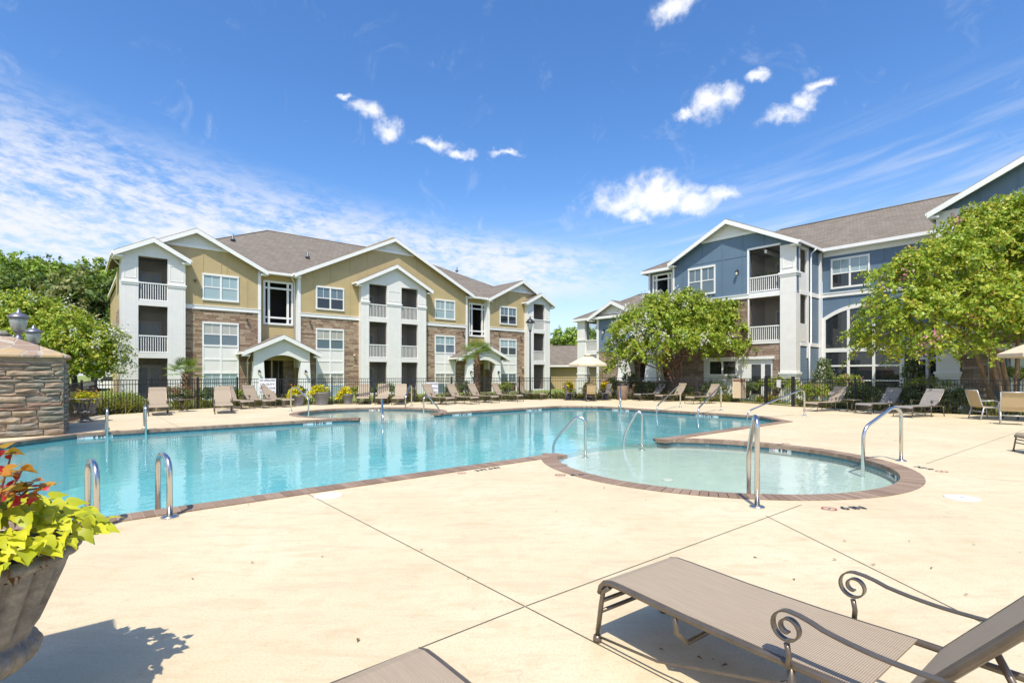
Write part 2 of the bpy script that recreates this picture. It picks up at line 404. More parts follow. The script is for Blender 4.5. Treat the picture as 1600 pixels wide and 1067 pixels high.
M['shade_wall'] = mat('porch_interior_wall', (.50, .43, .34), .8, var=.06)
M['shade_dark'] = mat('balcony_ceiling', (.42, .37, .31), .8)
M['door'] = mat('cream_door_paint', (.62, .58, .52), .5)
def screen_mat():
    m = bpy.data.materials.new('insect_screen'); m.use_nodes = True; nt = m.node_tree; nt.nodes.clear(); N = NT(nt)
    d = N.n('ShaderNodeBsdfDiffuse', {'Color': (.06, .06, .065, 1)}); t = N.n('ShaderNodeBsdfTransparent')
    x = N.n('ShaderNodeMixShader', {0: .34, 1: t.outputs[0], 2: d.outputs[0]}); o = N.n('ShaderNodeOutputMaterial'); nt.links.new(x.outputs[0], o.inputs[0]); return m
M['screen'] = screen_mat()
M['iron'] = mat('black_iron', (.018, .018, .02), .45)
def sling_fn(N, nt, bs, oc):
    x, y, z = N.sep(oc)
    w = N.m('MULTIPLY', N.m('ADD', N.m('SINE', N.m('MULTIPLY', x, 720.)), 1.), .5)
    w2 = N.m('MULTIPLY', N.m('ADD', N.m('SINE', N.m('MULTIPLY', y, 900.)), 1.), .5)
    lng = N.noise(N.vm('MULTIPLY', oc, (6., 90., 6.)), 1., 3., .6)
    c = N.mix(N.mr(w, .25, .75, 0., 1.), (.26, .20, .135, 1), (.40, .32, .225, 1))
    c = N.mix(N.m('MULTIPLY', w2, .2), c, (.26, .20, .16, 1))
    c = N.mix(N.mr(lng, .35, .7, 0., .28), c, (.46, .37, .27, 1))
    setc(nt, bs, c); setbump(N, nt, bs, w, .35, .003)
M['sling'] = mat('woven_tan_sling', (.40, .33, .26), .7, fn=sling_fn)
M['sling_grey'] = mat('woven_grey_sling', (.24, .22, .205), .7, var=.12, vscale=9.)
M['sling_gold'] = mat('woven_gold_sling', (.46, .35, .19), .7, var=.06, vscale=9.)
M['bronze'] = mat('bronze_painted_metal', (.165, .135, .105), .32, .55, var=.15, vscale=14.)
M['bronze_dark'] = mat('slate_painted_metal', (.10, .095, .10), .35, .5)
M['alu'] = mat('pale_painted_aluminium', (.50, .49, .48), .35, .3)
def urn_fn(N, nt, bs, oc):
    c = N.ramp(N.noise(oc, 9., 7., .7), [(.25, (.085, .078, .068)), (.5, (.185, .17, .15)), (.72, (.34, .305, .255))])
    c = N.mix(N.mr(N.noise(oc, 40., 4., .7), .52, .7, 0., .7), c, (.30, .26, .21)); setc(nt, bs, c); setbump(N, nt, bs, N.noise(oc, 50., 5.), .4, .01)
M['urn'] = mat('weathered_grey_cast_stone', (.15, .14, .13), .7, fn=urn_fn)
M['pot'] = mat('grey_glazed_pot', (.19, .19, .215), .5, var=.25, vscale=4.)
M['pot_purple'] = mat('slate_purple_pot', (.13, .115, .155), .5, var=.2, vscale=5.)
M['soil'] = mat('potting_soil', (.035, .022, .014), .95, bump=.6)
M['canvas'] = mat('beige_umbrella_canvas', (.62, .52, .37), .8, var=.04)
M['sign'] = mat('white_sign_face', (.78, .78, .80), .4)
M['ink'] = mat('black_lettering', (.03, .03, .045), .5)
M['ink_blue'] = mat('navy_lettering', (.05, .06, .22), .5)
M['ink_red'] = mat('red_symbol', (.42, .10, .10), .5)
M['tilewhite'] = mat('white_marker_tile', (.72, .72, .70), .4)
M['board'] = mat('beige_notice_board', (.56, .45, .30), .6, var=.05, vscale=8.)
M['board_head'] = mat('brown_notice_header', (.13, .05, .035), .5)
M['board_text'] = mat('tan_lettering', (.50, .37, .24), .6)
M['cover'] = mat('white_plastic_cover', (.80, .80, .78), .35)
def slat_fn(N, nt, bs, oc):
    x, y, z = N.sep(oc); t = N.m('ARCTAN2', y, x); f = N.m('FRACT', N.m('MULTIPLY', N.m('ADD', t, 4.), 4.6))
    setc(nt, bs, N.mix(N.mr(f, .84, .92, 0., 1.), N.ramp(N.noise(oc, 5., 4.), [(.3, (.19, .12, .08)), (.7, (.30, .20, .14))]), (.03, .02, .015, 1)))
M['slats'] = mat('weathered_wood_slats', (.25, .17, .12), .75, fn=slat_fn)
def bark_fn(lo, hi, st=(4., 4., 1.)):
    def fn(N, nt, bs, oc):
        setc(nt, bs, N.ramp(N.noise(N.vm('MULTIPLY', oc, st), 3., 6., .65), [(.32, lo), (.68, hi)])); setbump(N, nt, bs, N.noise(oc, 18., 4.), .4, .02)
    return fn
M['bark_crape'] = mat('smooth_peeling_bark', (.3, .17, .1), .7, fn=bark_fn((.20, .095, .05), (.44, .30, .19)))
M['bark_red'] = mat('reddish_brown_bark', (.2, .1, .06), .75, fn=bark_fn((.13, .055, .032), (.30, .15, .09)))
M['bark'] = mat('dark_brown_bark', (.1, .07, .05), .9, fn=bark_fn((.05, .035, .022), (.14, .10, .065)))
M['bark_palm'] = mat('fibrous_palm_bark', (.2, .13, .08), .95, fn=bark_fn((.07, .045, .025), (.28, .17, .09), (2., 2., 7.)))
M['globe'] = mat('clear_seeded_glass', (.50, .53, .52), .10, spec=.9)
M['globe'].node_tree.nodes['Principled BSDF'].inputs['Alpha'].default_value = .55
M['lamp_metal'] = mat('silver_grey_lamp_metal', (.20, .20, .23), .4, .6)
M['bulb'] = mat('frosted_lamp_glass', (.75, .72, .62), .3)
M['carpaint'] = mat('white_car_paint', (.75, .76, .78), .2)
M['rubber'] = mat('black_rubber', (.02, .02, .02), .8)
def lawn_fn(N, nt, bs, oc):
    c = N.ramp(N.noise(oc, .35, 7., .68), [(.3, (.15, .22, .035)), (.5, (.25, .30, .06)), (.7, (.36, .35, .10))])
    setc(nt, bs, N.mix(N.mr(N.noise(oc, 9., 6., .7), .35, .7, 0., .6), c, (.07, .11, .02))); setbump(N, nt, bs, N.noise(oc, 25., 5.), .8, .05)
M['lawn'] = mat('lawn_grass', (.15, .2, .05), .9, fn=lawn_fn)
M['mulch'] = mat('bark_mulch', (.13, .075, .04), .95, var=.5, vscale=14., bump=.8, bscale=30.)
def leaf(name, stops, trans=.28, rough=.45, spec=.35):
    m = bpy.data.materials.new(name); m.use_nodes = True; nt = m.node_tree; N = NT(nt); bs = nt.nodes['Principled BSDF']
    r = N.n('ShaderNodeNewGeometry').outputs['Random Per Island']; oc = N.n('ShaderNodeTexCoord').outputs['Object']
    c = N.ramp(N.m('ADD', N.m('MULTIPLY', r, .62), N.m('MULTIPLY', N.mr(N.noise(oc, 1.4, 3., .6), .3, .7), .38)), stops)
    nt.links.new(c, bs.inputs['Base Color']); bs.inputs['Roughness'].default_value = rough; bs.inputs['Specular IOR Level'].default_value = spec
    t = N.n('ShaderNodeBsdfTranslucent', {'Color': N.mix(.35, c, (.5, .6, .05))})
    x = N.n('ShaderNodeMixShader', {0: trans, 1: bs.outputs[0], 2: t.outputs[0]})
    nt.links.new(x.outputs[0], nt.nodes['Material Output'].inputs[0]); return m
M['lf_crape'] = leaf('crape_myrtle_leaf', [(.08, (.10, .19, .022)), (.35, (.24, .36, .034)), (.6, (.40, .47, .05)), (.8, (.52, .47, .065)), (.95, (.52, .31, .07))], .34)
M['lf_crape2'] = leaf('bright_crape_leaf', [(.08, (.09, .17, .02)), (.35, (.21, .32, .03)), (.62, (.35, .43, .045)), (.82, (.46, .44, .06)), (.96, (.46, .28, .06))], .34)
M['lf_wood'] = leaf('woodland_leaf', [(.1, (.032, .068, .016)), (.4, (.08, .14, .027)), (.7, (.15, .22, .042)), (.95, (.24, .29, .085))])
M['lf_wood_l'] = leaf('light_woodland_leaf', [(.1, (.10, .18, .025)), (.4, (.22, .34, .04)), (.7, (.33, .44, .06)), (.95, (.40, .47, .12))])
M['lf_wood_o'] = leaf('olive_woodland_leaf', [(.1, (.08, .10, .03)), (.4, (.18, .20, .06)), (.7, (.30, .30, .10)), (.95, (.40, .38, .17))])
M['lf_shrub'] = leaf('dark_shrub_leaf', [(.1, (.035, .065, .018)), (.4, (.09, .14, .04)), (.7, (.18, .22, .075)), (.95, (.30, .31, .15))])
M['lf_hedge'] = leaf('yellow_green_hedge_leaf', [(.1, (.10, .16, .018)), (.4, (.22, .29, .03)), (.7, (.35, .40, .05)), (.95, (.46, .46, .08))])
M['lf_lime'] = leaf('lime_sweet_potato_leaf', [(.05, (.28, .33, .015)), (.35, (.45, .47, .02)), (.7, (.60, .58, .03)), (.95, (.66, .60, .05))], .3)
M['lf_yellow'] = leaf('yellow_coleus_leaf', [(.05, (.34, .34, .01)), (.35, (.58, .52, .012)), (.75, (.72, .62, .015)), (.95, (.60, .30, .02))], .25)
M['lf_red'] = leaf('bronze_begonia_leaf', [(.1, (.28, .22, .03)), (.4, (.50, .26, .035)), (.7, (.56, .14, .03)), (.95, (.40, .40, .05))], .35)
M['fl_red'] = leaf('red_petal', [(.1, (.35, .008, .02)), (.9, (.55, .02, .05))], .2)
M['fl_pink'] = leaf('pink_petal', [(.1, (.50, .14, .24)), (.9, (.65, .30, .42))], .25)
M['fl_coral'] = leaf('coral_rose_petal', [(.1, (.45, .10, .09)), (.5, (.55, .22, .14)), (.9, (.50, .33, .20))], .25)
M['fl_white'] = leaf('white_petal', [(.1, (.55, .55, .44)), (.9, (.78, .77, .70))], .3)
M['lf_grass'] = leaf('ornamental_grass_blade', [(.1, (.10, .14, .02)), (.4, (.20, .23, .035)), (.7, (.32, .31, .07)), (.95, (.42, .35, .13))], .3)
M['lf_palm'] = leaf('palm_frond', [(.1, (.05, .10, .015)), (.5, (.14, .23, .03)), (.9, (.34, .36, .06))], .3)

# ------------------------------------------------------------------ pool outline in grid coordinates (a along the buildings, b away from the near edge)
PA0, PA1, PB0, PB1, CH = -1.3, 18.95, 7.02, 17.25, 1.3
WC, AC, WR = (8.8, 4.78), (9.15, 19.6), 2.8
def arc(c, r, t0, t1, n): return [(c[0] + r * math.cos(t0 + (t1 - t0) * i / n), c[1] + r * math.sin(t0 + (t1 - t0) * i / n)) for i in range(n + 1)]
tw = math.asin((PB0 - WC[1]) / WR); ta = math.asin((AC[1] - PB1) / WR)
wad_arc = arc(WC, WR, math.pi - tw, 2 * math.pi + tw, 56)
alc_arc = arc(AC, WR, -ta, math.pi + ta, 56)
pool_pts = [(PA0, PB0 + CH), (PA0 + CH, PB0)] + wad_arc + [(PA1 - CH, PB0), (PA1, PB0 + CH), (PA1, PB1 - CH), (PA1 - CH, PB1)] + alc_arc + [(PA0 + CH, PB1), (PA0, PB1 - CH)]
pool_w = [ab(*p) for p in pool_pts]
fence_pts = [Vector(p) for p in [(-13.9, 15.9), (-15.6, 19.2), (-13.2, 24.6), (2.4, 32.0), (7.2, 31.5), (12.3, 28.2), (13.05, 26.3), (13.45, 24.5), (18.4, 18.6), (22.5, 13.7)]]
deck_out = [(-19, -9), (26, -9), (25.5, 9.6)] + [tuple(p) for p in fence_pts[::-1]] + [(-19.5, 15.9)]
def sheet(outer, holes, z, name, material):
    loops = [[Vector((p[0], p[1], 0)) for p in outer]] + [[Vector((p[0], p[1], 0)) for p in h] for h in holes]
    tri = tessellate_polygon(loops); vs = [v for l in loops for v in l]
    mb = MB(); out = []
    for t in tri:
        a, b, c = (vs[i] for i in t); cr = (b - a).cross(c - a).z
        if abs(cr) < 1e-9: continue
        out.append(t if cr > 0 else t[::-1])
    mb.add([(v.x, v.y, z) for v in vs], out)
    return struct(mb.build(name, material))
sheet(deck_out, [pool_w], 0., 'pool_deck', M['deck'])
dc = Vector((3, 10)); inner = [tuple(dc + (Vector((p[0], p[1])) - dc) * .985) for p in deck_out]
sheet([(-420, -200), (420, -200), (420, 520), (-420, 520)], [inner], -.06, 'lawn', M['lawn'])
# planting bed outside the fence
bed_o = []
for i, p in enumerate(fence_pts):
    d = (fence_pts[min(i + 1, len(fence_pts) - 1)] - fence_pts[max(i - 1, 0)]).normalized(); n = Vector((-d.y, d.x)); bed_o.append(p + n * (1.5 if 0 < i < 6 else 1.0))
sheet([tuple(p) for p in fence_pts] + [tuple(p) for p in bed_o[::-1]], [], -.03, 'mulch_bed', M['mulch'])
path = [(13.2, 25.9), (13.4, 24.9), (16.5, 26.2), (27, 24), (27, 25.6), (16, 27.6)]
sheet(path, [], -.045, 'garden_path', M['deck'])

# control joints cut in the deck
mb = MB()
def joint(p, q, w=.0075):
    p, q = Vector((*p[:2], 0)), Vector((*q[:2], 0)); d = (q - p).normalized(); n = Vector((-d.y, d.x, 0)) * w / 2
    mb.add([p - n + Vector((0, 0, .004)), q - n + Vector((0, 0, .004)), q + n + Vector((0, 0, .004)), p + n + Vector((0, 0, .004))], [(0, 1, 2, 3)])
joint(ab(2.28, -6), ab(2.28, PB0 - .27)); joint(ab(-5, 2.545), ab(2.27, 2.545)); joint(ab(2.29, 2.545), ab(6.55, 2.40)); joint(ab(5.75, 2.47), ab(4.35, .6)); joint(ab(4.35, .6), ab(3.7, -.4))
joint(ab(11.2, 2.1), ab(24, 1.4)); joint(ab(-5, -1.5), ab(2.27, -1.5)); joint(ab(10.2, 1.3), ab(13.4, -6)); joint(ab(2.28, PB1 + .3), ab(2.28, 25)); joint(ab(15.5, PB1 + .3), ab(15.5, 25)); joint(ab(19.3, 12), ab(26, 12))
struct(mb.build('deck_joint', M['joint']))

# pool shell
shell = empty('swimming_pool', (0, 0, 0), AL); struct(shell)
def ring_wall(pts, z0, z1, closed=True):
    m = MB(); n = len(pts); vs = [(p[0], p[1], z0) for p in pts] + [(p[0], p[1], z1) for p in pts]
    m.add(vs, [((i + 1) % n, i, n + i, n + (i + 1) % n) for i in range(n if closed else n - 1)]); return m
WL, DEEP = -.11, -1.35
ring_wall(pool_pts, -.27, -.02).build('tile_band', M['tile'], shell)
ring_wall(pool_pts, DEEP, -.27).build('pool_wall', M['plaster'], shell)
m = MB(); m.box(PA0 - .5, PA1 + .5, PB0 - 6, PB1 + 6, DEEP - .1, DEEP); m.build('pool_floor', M['plaster'], shell)
def shelf(c, t0, t1, name):
    pts = arc(c, WR + .01, t0, t1, 64)[:-1]
    m = MB(); n = len(pts); m.add([(p[0], p[1], -.20) for p in pts], [tuple(range(n))])
    o = m.build(name, M['plaster_pale'], shell)
    ring_wall(pts, DEEP, -.202).build('shelf_riser', M['plaster'], shell)
    m = MB()
    for k in (0, 1):
        r = WR - .03 + k * .26; q = arc(c, r, t0 + .0, t1, 64)
        zz = -.135 if k == 0 else -.15
        for i in range(len(q) - 1):
            if (c is WC and q[i][1] > PB0 - .12) or (c is AC and q[i][1] < PB1 + .12):
                p0, p1 = q[i], q[i + 1]; f = (r + .035) / r
                e0 = (c[0] + (p0[0] - c[0]) * f, c[1] + (p0[1] - c[1]) * f); e1 = (c[0] + (p1[0] - c[0]) * f, c[1] + (p1[1] - c[1]) * f)
                m.add([(*p0, zz), (*e0, zz), (*e1, zz), (*p1, zz)], [(0, 1, 2, 3)])
    m.build('step_edge_tile', M['tile'], shell)
shelf(WC, 0, 2 * math.pi, 'wading_shelf'); shelf(AC, 0, 2 * math.pi, 'alcove_shelf')
# underwater entry steps in the right-hand corner
m = MB()
for k in range(4): m.box(PA1 - 2.2 + k * .42, PA1 + .02, 8.4, 15.8, DEEP, -1.05 + k * .26)
m.build('entry_step', M['plaster_pale'], shell)
def water(pts, name, mat_, z=WL):
    m = MB(); vs = [Vector((p[0], p[1], 0)) for p in pts]; t = tessellate_polygon([vs]); o = []
    for q in t:
        a, b, c = (vs[i] for i in q); o.append(q if (b - a).cross(c - a).z > 0 else q[::-1])
    m.add([(v.x, v.y, z) for v in vs], o); ob = m.build(name, mat_); ob.rotation_euler = (0, 0, AL); return struct(ob)
main_pts = [(PA0, PB0 + CH), (PA0 + CH, PB0)] + arc(WC, WR, math.pi - tw, tw, 24) + [(PA1 - CH, PB0), (PA1, PB0 + CH), (PA1, PB1 - CH), (PA1 - CH, PB1)] + arc(AC, WR, -ta, -math.pi + ta, 24) + [(PA0 + CH, PB1), (PA0, PB1 - CH)]
water(main_pts, 'pool_water', M['water'])
for c, nm in ((WC, 'wading_pool_water'), (AC, 'alcove_water')): water(arc(c, WR, 0, 2 * math.pi, 72)[:-1], nm, M['water_shallow'])

# brick coping: one strip of soldier bricks per run, each brick its own island
cop = MB(); mor = MB(); rc = random.Random(4)
def coping(p, q, zt, wid=.27, ext0=0., ext1=0.):
    p, q = Vector(p), Vector(q); d = q - p; L = d.length; d /= L; n = Vector((d.y, -d.x))     # outward = right of travel for clockwise... set by caller order
    p = p - d * ext0; L += ext0 + ext1; k = max(1, round(L / .112)); st = L / k
    for i in range(k):
        a = p + d * (i * st + .004); b = p + d * ((i + 1) * st - .004); j = rc.uniform(-.0015, .0015)
        v = [a - n * .025, b - n * .025, b + n * wid, a + n * wid]
        cop.add([(x.x, x.y, zt - .075) for x in v] + [(x.x, x.y, zt + j) for x in v], [(4, 5, 6, 7), (0, 1, 5, 4), (1, 2, 6, 5), (2, 3, 7, 6), (3, 0, 4, 7)])
    v = [p - n * .02, p + d * L - n * .02, p + d * L + n * (wid - .004), p + n * (wid - .004)]
    mor.add([(x.x, x.y, zt - .07) for x in v] + [(x.x, x.y, zt - .006) for x in v], [(4, 5, 6, 7), (0, 1, 5, 4), (2, 3, 7, 6)])
def coping_arc(c, t0, t1, zt, wid=.27):
    k = round(WR * abs(t1 - t0) / .108); dt = (t1 - t0) / k; g = .004 / WR
    def P(r, t): return (c[0] + r * math.cos(t), c[1] + r * math.sin(t))
    for i in range(k):
        a, b = t0 + dt * i + g, t0 + dt * (i + 1) - g; j = rc.uniform(-.0015, .0015)
        v = [P(WR - .025, a), P(WR - .025, b), P(WR + wid, b), P(WR + wid, a)]
        cop.add([(*x, zt - .075) for x in v] + [(*x, zt + j) for x in v], [(7, 6, 5, 4), (0, 1, 5, 4), (1, 2, 6, 5), (2, 3, 7, 6), (3, 0, 4, 7)][:1] + [(0, 1, 5, 4), (1, 2, 6, 5), (2, 3, 7, 6), (3, 0, 4, 7)])
        v = [P(WR - .02, a - g * 2), P(WR - .02, b + g * 2), P(WR + wid - .004, b + g * 2), P(WR + wid - .004, a - g * 2)]
        mor.add([(*x, zt - .07) for x in v] + [(*x, zt - .006) for x in v], [(7, 6, 5, 4), (0, 1, 5, 4)])
Z1 = .014
e = .10
coping((PA0, PB0 + CH), (PA0 + CH, PB0), Z1, ext0=e, ext1=e)
coping((PA0 + CH, PB0), wad_arc[0], Z1 + .003, ext1=.02)
coping_arc(WC, math.pi - tw, 2 * math.pi + tw, Z1 - .004)
coping(wad_arc[-1], (PA1 - CH, PB0), Z1 + .003, ext0=.02)
coping((PA1 - CH, PB0), (PA1, PB0 + CH), Z1, ext0=e, ext1=e)
coping((PA1, PB0 + CH), (PA1, PB1 - CH), Z1 + .003)
coping((PA1, PB1 - CH), (PA1 - CH, PB1), Z1, ext0=e, ext1=e)
coping((PA1 - CH, PB1), alc_arc[0], Z1 + .003, ext1=.02)
coping_arc(AC, -ta, math.pi + ta, Z1 - .004)
coping(alc_arc[-1], (PA0 + CH, PB1), Z1 + .003, ext0=.02)
coping((PA0 + CH, PB1), (PA0, PB1 - CH), Z1, ext0=e, ext1=e)
coping((PA0, PB1 - CH), (PA0, PB0 + CH), Z1 + .003)
cop.build('brick_coping', M['brick'], shell); mor.build('coping_mortar', M['mortar'], shell)

# depth markers
def marker(txt, size, m4, name, label, w, ring=True, back=True, ink='ink'):
    """text tile laid with matrix m4 (x along text, y up the letters)"""
    root = empty(name, m4.to_translation(), 0, label, 'depth marker', 'pool depth markers'); root.rotation_euler = m4.to_euler()
    if back: MB().box(-w / 2, w / 2, -size * .75, size * .75, -.004, .003).build('tile', M['tilewhite'], root)
    tx = text_mb(txt, size, 'CENTER', .006); off = size * .55 if ring else 0
    tx.v = [(x + off, y, z + .006) for x, y, z in tx.v]; tx.build('lettering', M[ink], root)
    if ring:
        r = size * .5; cx = -w / 2 + r * 1.25; rg = MB(); n = 28; ro, ri = r, r * .8
        vs = [(cx + q * math.cos(2 * math.pi * i / n), q * math.sin(2 * math.pi * i / n), .006) for q in (ri, ro) for i in range(n)]
        rg.add(vs, [(i, i + n, (i + 1) % n + n, (i + 1) % n) for i in range(n)])
        s = r * .08
        rg.add([(cx - r * .58, r * .50, .007), (cx - r * .50, r * .58, .007), (cx + r * .58, -r * .50, .007), (cx + r * .50, -r * .58, .007)], [(0, 3, 2, 1)])
        rg.build('no_diving_ring', M['ink_red'], root)
        fg = MB(); fg.add([(cx - r * .5, -r * .1, .0065), (cx - r * .1, -r * .28, .0065), (cx + r * .42, .02, .0065), (cx + r * .38, r * .16, .0065), (cx - r * .1, -r * .05, .0065)], [(0, 1, 2, 3, 4)])
        fg.build('diver_symbol', M['ink'], root)
    return root
def flat(p, ang, z=.004): return Matrix.Translation((p.x, p.y, z)) @ Matrix.Rotation(ang, 4, 'Z')
marker('3 FT 6 IN', .125, flat(gp(757, 734), AL), 'depth_marker', 'flat 3 FT 6 IN marking on the deck beside the long near pool edge', 1.05, back=False)
marker('6 IN', .16, flat(gp(897, 742.5), AL - .72), 'depth_marker', 'flat 6 IN marking on the deck at the left end of the round wading pool', .62, back=False)
marker('6 IN', .16, flat(gp(1322, 794.5), AL + .02 - .62), 'depth_marker', 'flat 6 IN marking on the deck in front of the round wading pool', .62, back=False)
marker('6 IN', .16, flat(gp(1452, 733), AL + 1.0), 'depth_marker', 'flat 6 IN marking on the deck at the right end of the round wading pool', .62, back=False)
marker('6 IN', .16, flat(gp(1222, 694.5), AL + math.pi), 'depth_marker', 'flat 6 IN marking on the deck point between the pools', .62, back=False)
def upright(p, ang, z): return Matrix.Translation((p.x, p.y, z)) @ Matrix.Rotation(ang, 4, 'Z') @ Matrix.Rotation(math.pi / 2, 4, 'X')
marker('5 FT', .13, upright(ab(.38, PB1 - .01), AL, -.115), 'depth_marker', 'white 5 FT tile on the far pool wall beside the ladder by the stone wall', .72)
marker('3 FT 6 IN', .11, upright(ab(6.15, PB1 - .01), AL, -.115), 'depth_marker', 'white 3 FT 6 IN tile on the far pool wall left of the round alcove', .95)
marker('3 FT 6 IN', .11, upright(ab(12.0, PB1 - .01), AL, -.115), 'depth_marker', 'white 3 FT 6 IN tile on the far pool wall right of the round alcove', .95)
marker('3 FT 6 IN', .11, upright(ab(16.0, PB1 - .01), AL, -.115), 'depth_marker', 'white 3 FT 6 IN tile on the far pool wall at its right end', .95)
for bb, t in ((14.6, 'white 3 FT 6 IN tile on the right pool wall nearest the far corner'), (10.4, 'white 3 FT 6 IN tile on the right pool wall between two long handrails')):
    marker('3 FT 6 IN', .11, upright(ab(PA1 - .01, bb), AL - math.pi / 2, -.115), 'depth_marker', t, .95)
for th, l in ((1.12, 'white 6 IN tile inside the wading pool wall right of the near handrail'), (.10, 'white 6 IN tile inside the wading pool wall at its right end')):
    pass
def wad_tile(u, v, label):
    p = gp(u, v, -.1); a, b = p.x * CA + p.y * SA, -p.x * SA + p.y * CA
    t = math.atan2(b - WC[1], a - WC[0]); q = ab(WC[0] + (WR - .012) * math.cos(t), WC[1] + (WR - .012) * math.sin(t))
    marker('6 IN', .10, upright(q, AL + t - math.pi / 2, -.098), 'depth_marker', label, .46)
wad_tile(1208, 706, 'white 6 IN tile on the back wall of the wading pool under the deck point')
wad_tile(1397, 742, 'white 6 IN tile on the right wall of the wading pool')
for u, l in ((447, 'white 6 IN tile at the left end of the far round alcove'), (612, 'white 6 IN tile at the back of the far round alcove')):
    t = math.radians(155 if u == 447 else 62); q = ab(AC[0] + (WR - .012) * math.cos(t), AC[1] + (WR - .012) * math.sin(t))
    marker('6 IN', .10, upright(q, AL + t - math.pi / 2, -.098), 'depth_marker', l, .5)

# ------------------------------------------------------------------ building kit (local frame: x along the front, y inward, z up)
def part(mb, name, key, root, **k): return mb.build(name, M[key], root, **k)
RW = random.Random(6)
def window(root, x0, x1, z0, z1, y=0., sash=True, glass='pane_blind', cols=2, fw=.09, glass2='pane_dark'):
    f = MB(); yf = y - .055
    f.box(x0 - fw, x1 + fw, yf - .015, y + .02, z1, z1 + fw * 1.35); f.box(x0 - fw, x1 + fw, yf - .02, y + .02, z0 - fw * 1.2, z0)
    f.box(x0 - fw, x0, yf, y + .02, z0, z1); f.box(x1, x1 + fw, yf, y + .02, z0, z1)
    w = (x1 - x0) / cols
    for i in range(1, cols): f.box(x0 + w * i - .05, x0 + w * i + .05, yf, y + .02, z0, z1)
    zm = (z0 + z1) / 2
    if sash:
        for i in range(cols):
            a, b = x0 + w * i + (.05 if i else 0), x0 + w * (i + 1) - (.05 if i < cols - 1 else 0)
            f.box(a, b, yf + .02, y + .01, zm - .03, zm + .03); f.box((a + b) / 2 - .012, (a + b) / 2 + .012, yf + .03, y + .01, zm + .03, z1)
    if glass == 'pane_blind': glass = RW.choice(('pane_blind', 'pane_blind', 'pane_beige', 'pane_dark')); glass2 = RW.choice(('pane_dark', 'pane_dark', 'pane_black', 'pane_blind'))
    o = part(f, 'window', 'white', root)
    top = MB(); bot = MB()
    top.box(x0, x1, y - .012, y + .01, zm if sash else z0, z1); part(top, 'pane', glass, o)
    if sash: bot.box(x0, x1, y - .010, y + .012, z0, zm - .001); part(bot, 'pane', glass2, o)
    return o
def railing(root, x0, x1, z0, z1, y):
    r = MB(); r.box(x0, x1, y - .04, y + .04, z1 - .07, z1); r.box(x0, x1, y - .03, y + .03, z0, z0 + .07)
    n = max(3, int((x1 - x0) / .115))
    for i in range(n + 1):
        x = x0 + .02 + (x1 - x0 - .04) * i / n; r.box(x - .018, x + .018, y - .018, y + .018, z0 + .06, z1 - .06)
    return part(r, 'railing', 'white', root)
def gable_roof(root, xl, xr, ze, xa, za, y0, y1, th=.16, name='roof'):
    """gable whose front rake is at y0; ze eave height, apex (xa, za)"""
    r = MB()
    for (p, q) in (((xl, ze), (xa, za)), ((xa, za), (xr, ze))):
        r.add([(p[0], y0, p[1]), (q[0], y0, q[1]), (q[0], y1, q[1]), (p[0], y1, p[1]),
               (p[0], y0, p[1] - th * .5), (q[0], y0, q[1] - th * .5), (q[0], y1, q[1] - th * .5), (p[0], y1, p[1] - th * .5)],
              [(0, 1, 2, 3), (7, 6, 5, 4), (0, 4, 5, 1), (1, 5, 6, 2), (2, 6, 7, 3), (3, 7, 4, 0)])
    o = part(r, name, 'shingle', root)
    f = MB(); d = .27
    f.prism([(xl - .02, ze - .05), (xa, za - .05), (xa, za - .05 - d), (xl - .02, ze - .05 - d)], y0 - .06, y0 + .03)
    f.prism([(xa, za - .05), (xr + .02, ze - .05), (xr + .02, ze - .05 - d), (xa, za - .05 - d)], y0 - .06, y0 + .03)
    for x, sgn in ((xl, -1), (xr, 1)):     # soffit return, boxed eave and gutter along both sides
        f.box(min(x, x + sgn * .1), max(x, x + sgn * .1), y0 + .03, y1, ze - .19, ze - .05)
        f.box(min(x, x - sgn * .42), max(x, x - sgn * .42), y0 + .03, y0 + .45, ze - .33, ze - .23)
    part(f, 'rake_board', 'white', o)
    return o
def panel_seams(root, key, segs, y):
    s = MB()
    for (x, z0, z1) in segs: s.box(x - .022, x + .022, y - .022, y + .01, z0, z1)
    return part(s, 'batten', key, root)
def wall_lamp(root, x, y, z):
    b = MB(); b.box(x - .05, x + .05, y - .03, y + .01, z - .14, z + .14); b.tube([(x, y - .02, z + .1), (x, y - .12, z + .16), (x, y - .17, z + .08)], .014, 6)
    b.lathe([(.02, .10), (.095, .02), (.10, 0), (.07, -.01)], 10, (x, y - .17, z)); o = part(b, 'wall_lamp', 'iron', root)
    part(MB().lathe([(.03, -.2), (.06, -.16), (.068, -.01)], 10, (x, y - .17, z)), 'lamp_glass', 'bulb', o)
def downspout(root, x, y, z0, z1, dxo=0):
    d = MB(); d.tube([(x + dxo, y - .3, z1 + .35), (x + dxo, y - .3, z1 + .2), (x, y - .07, z1 - .1), (x, y - .07, z0)], .045, 6); part(d, 'downspout', 'white', root)
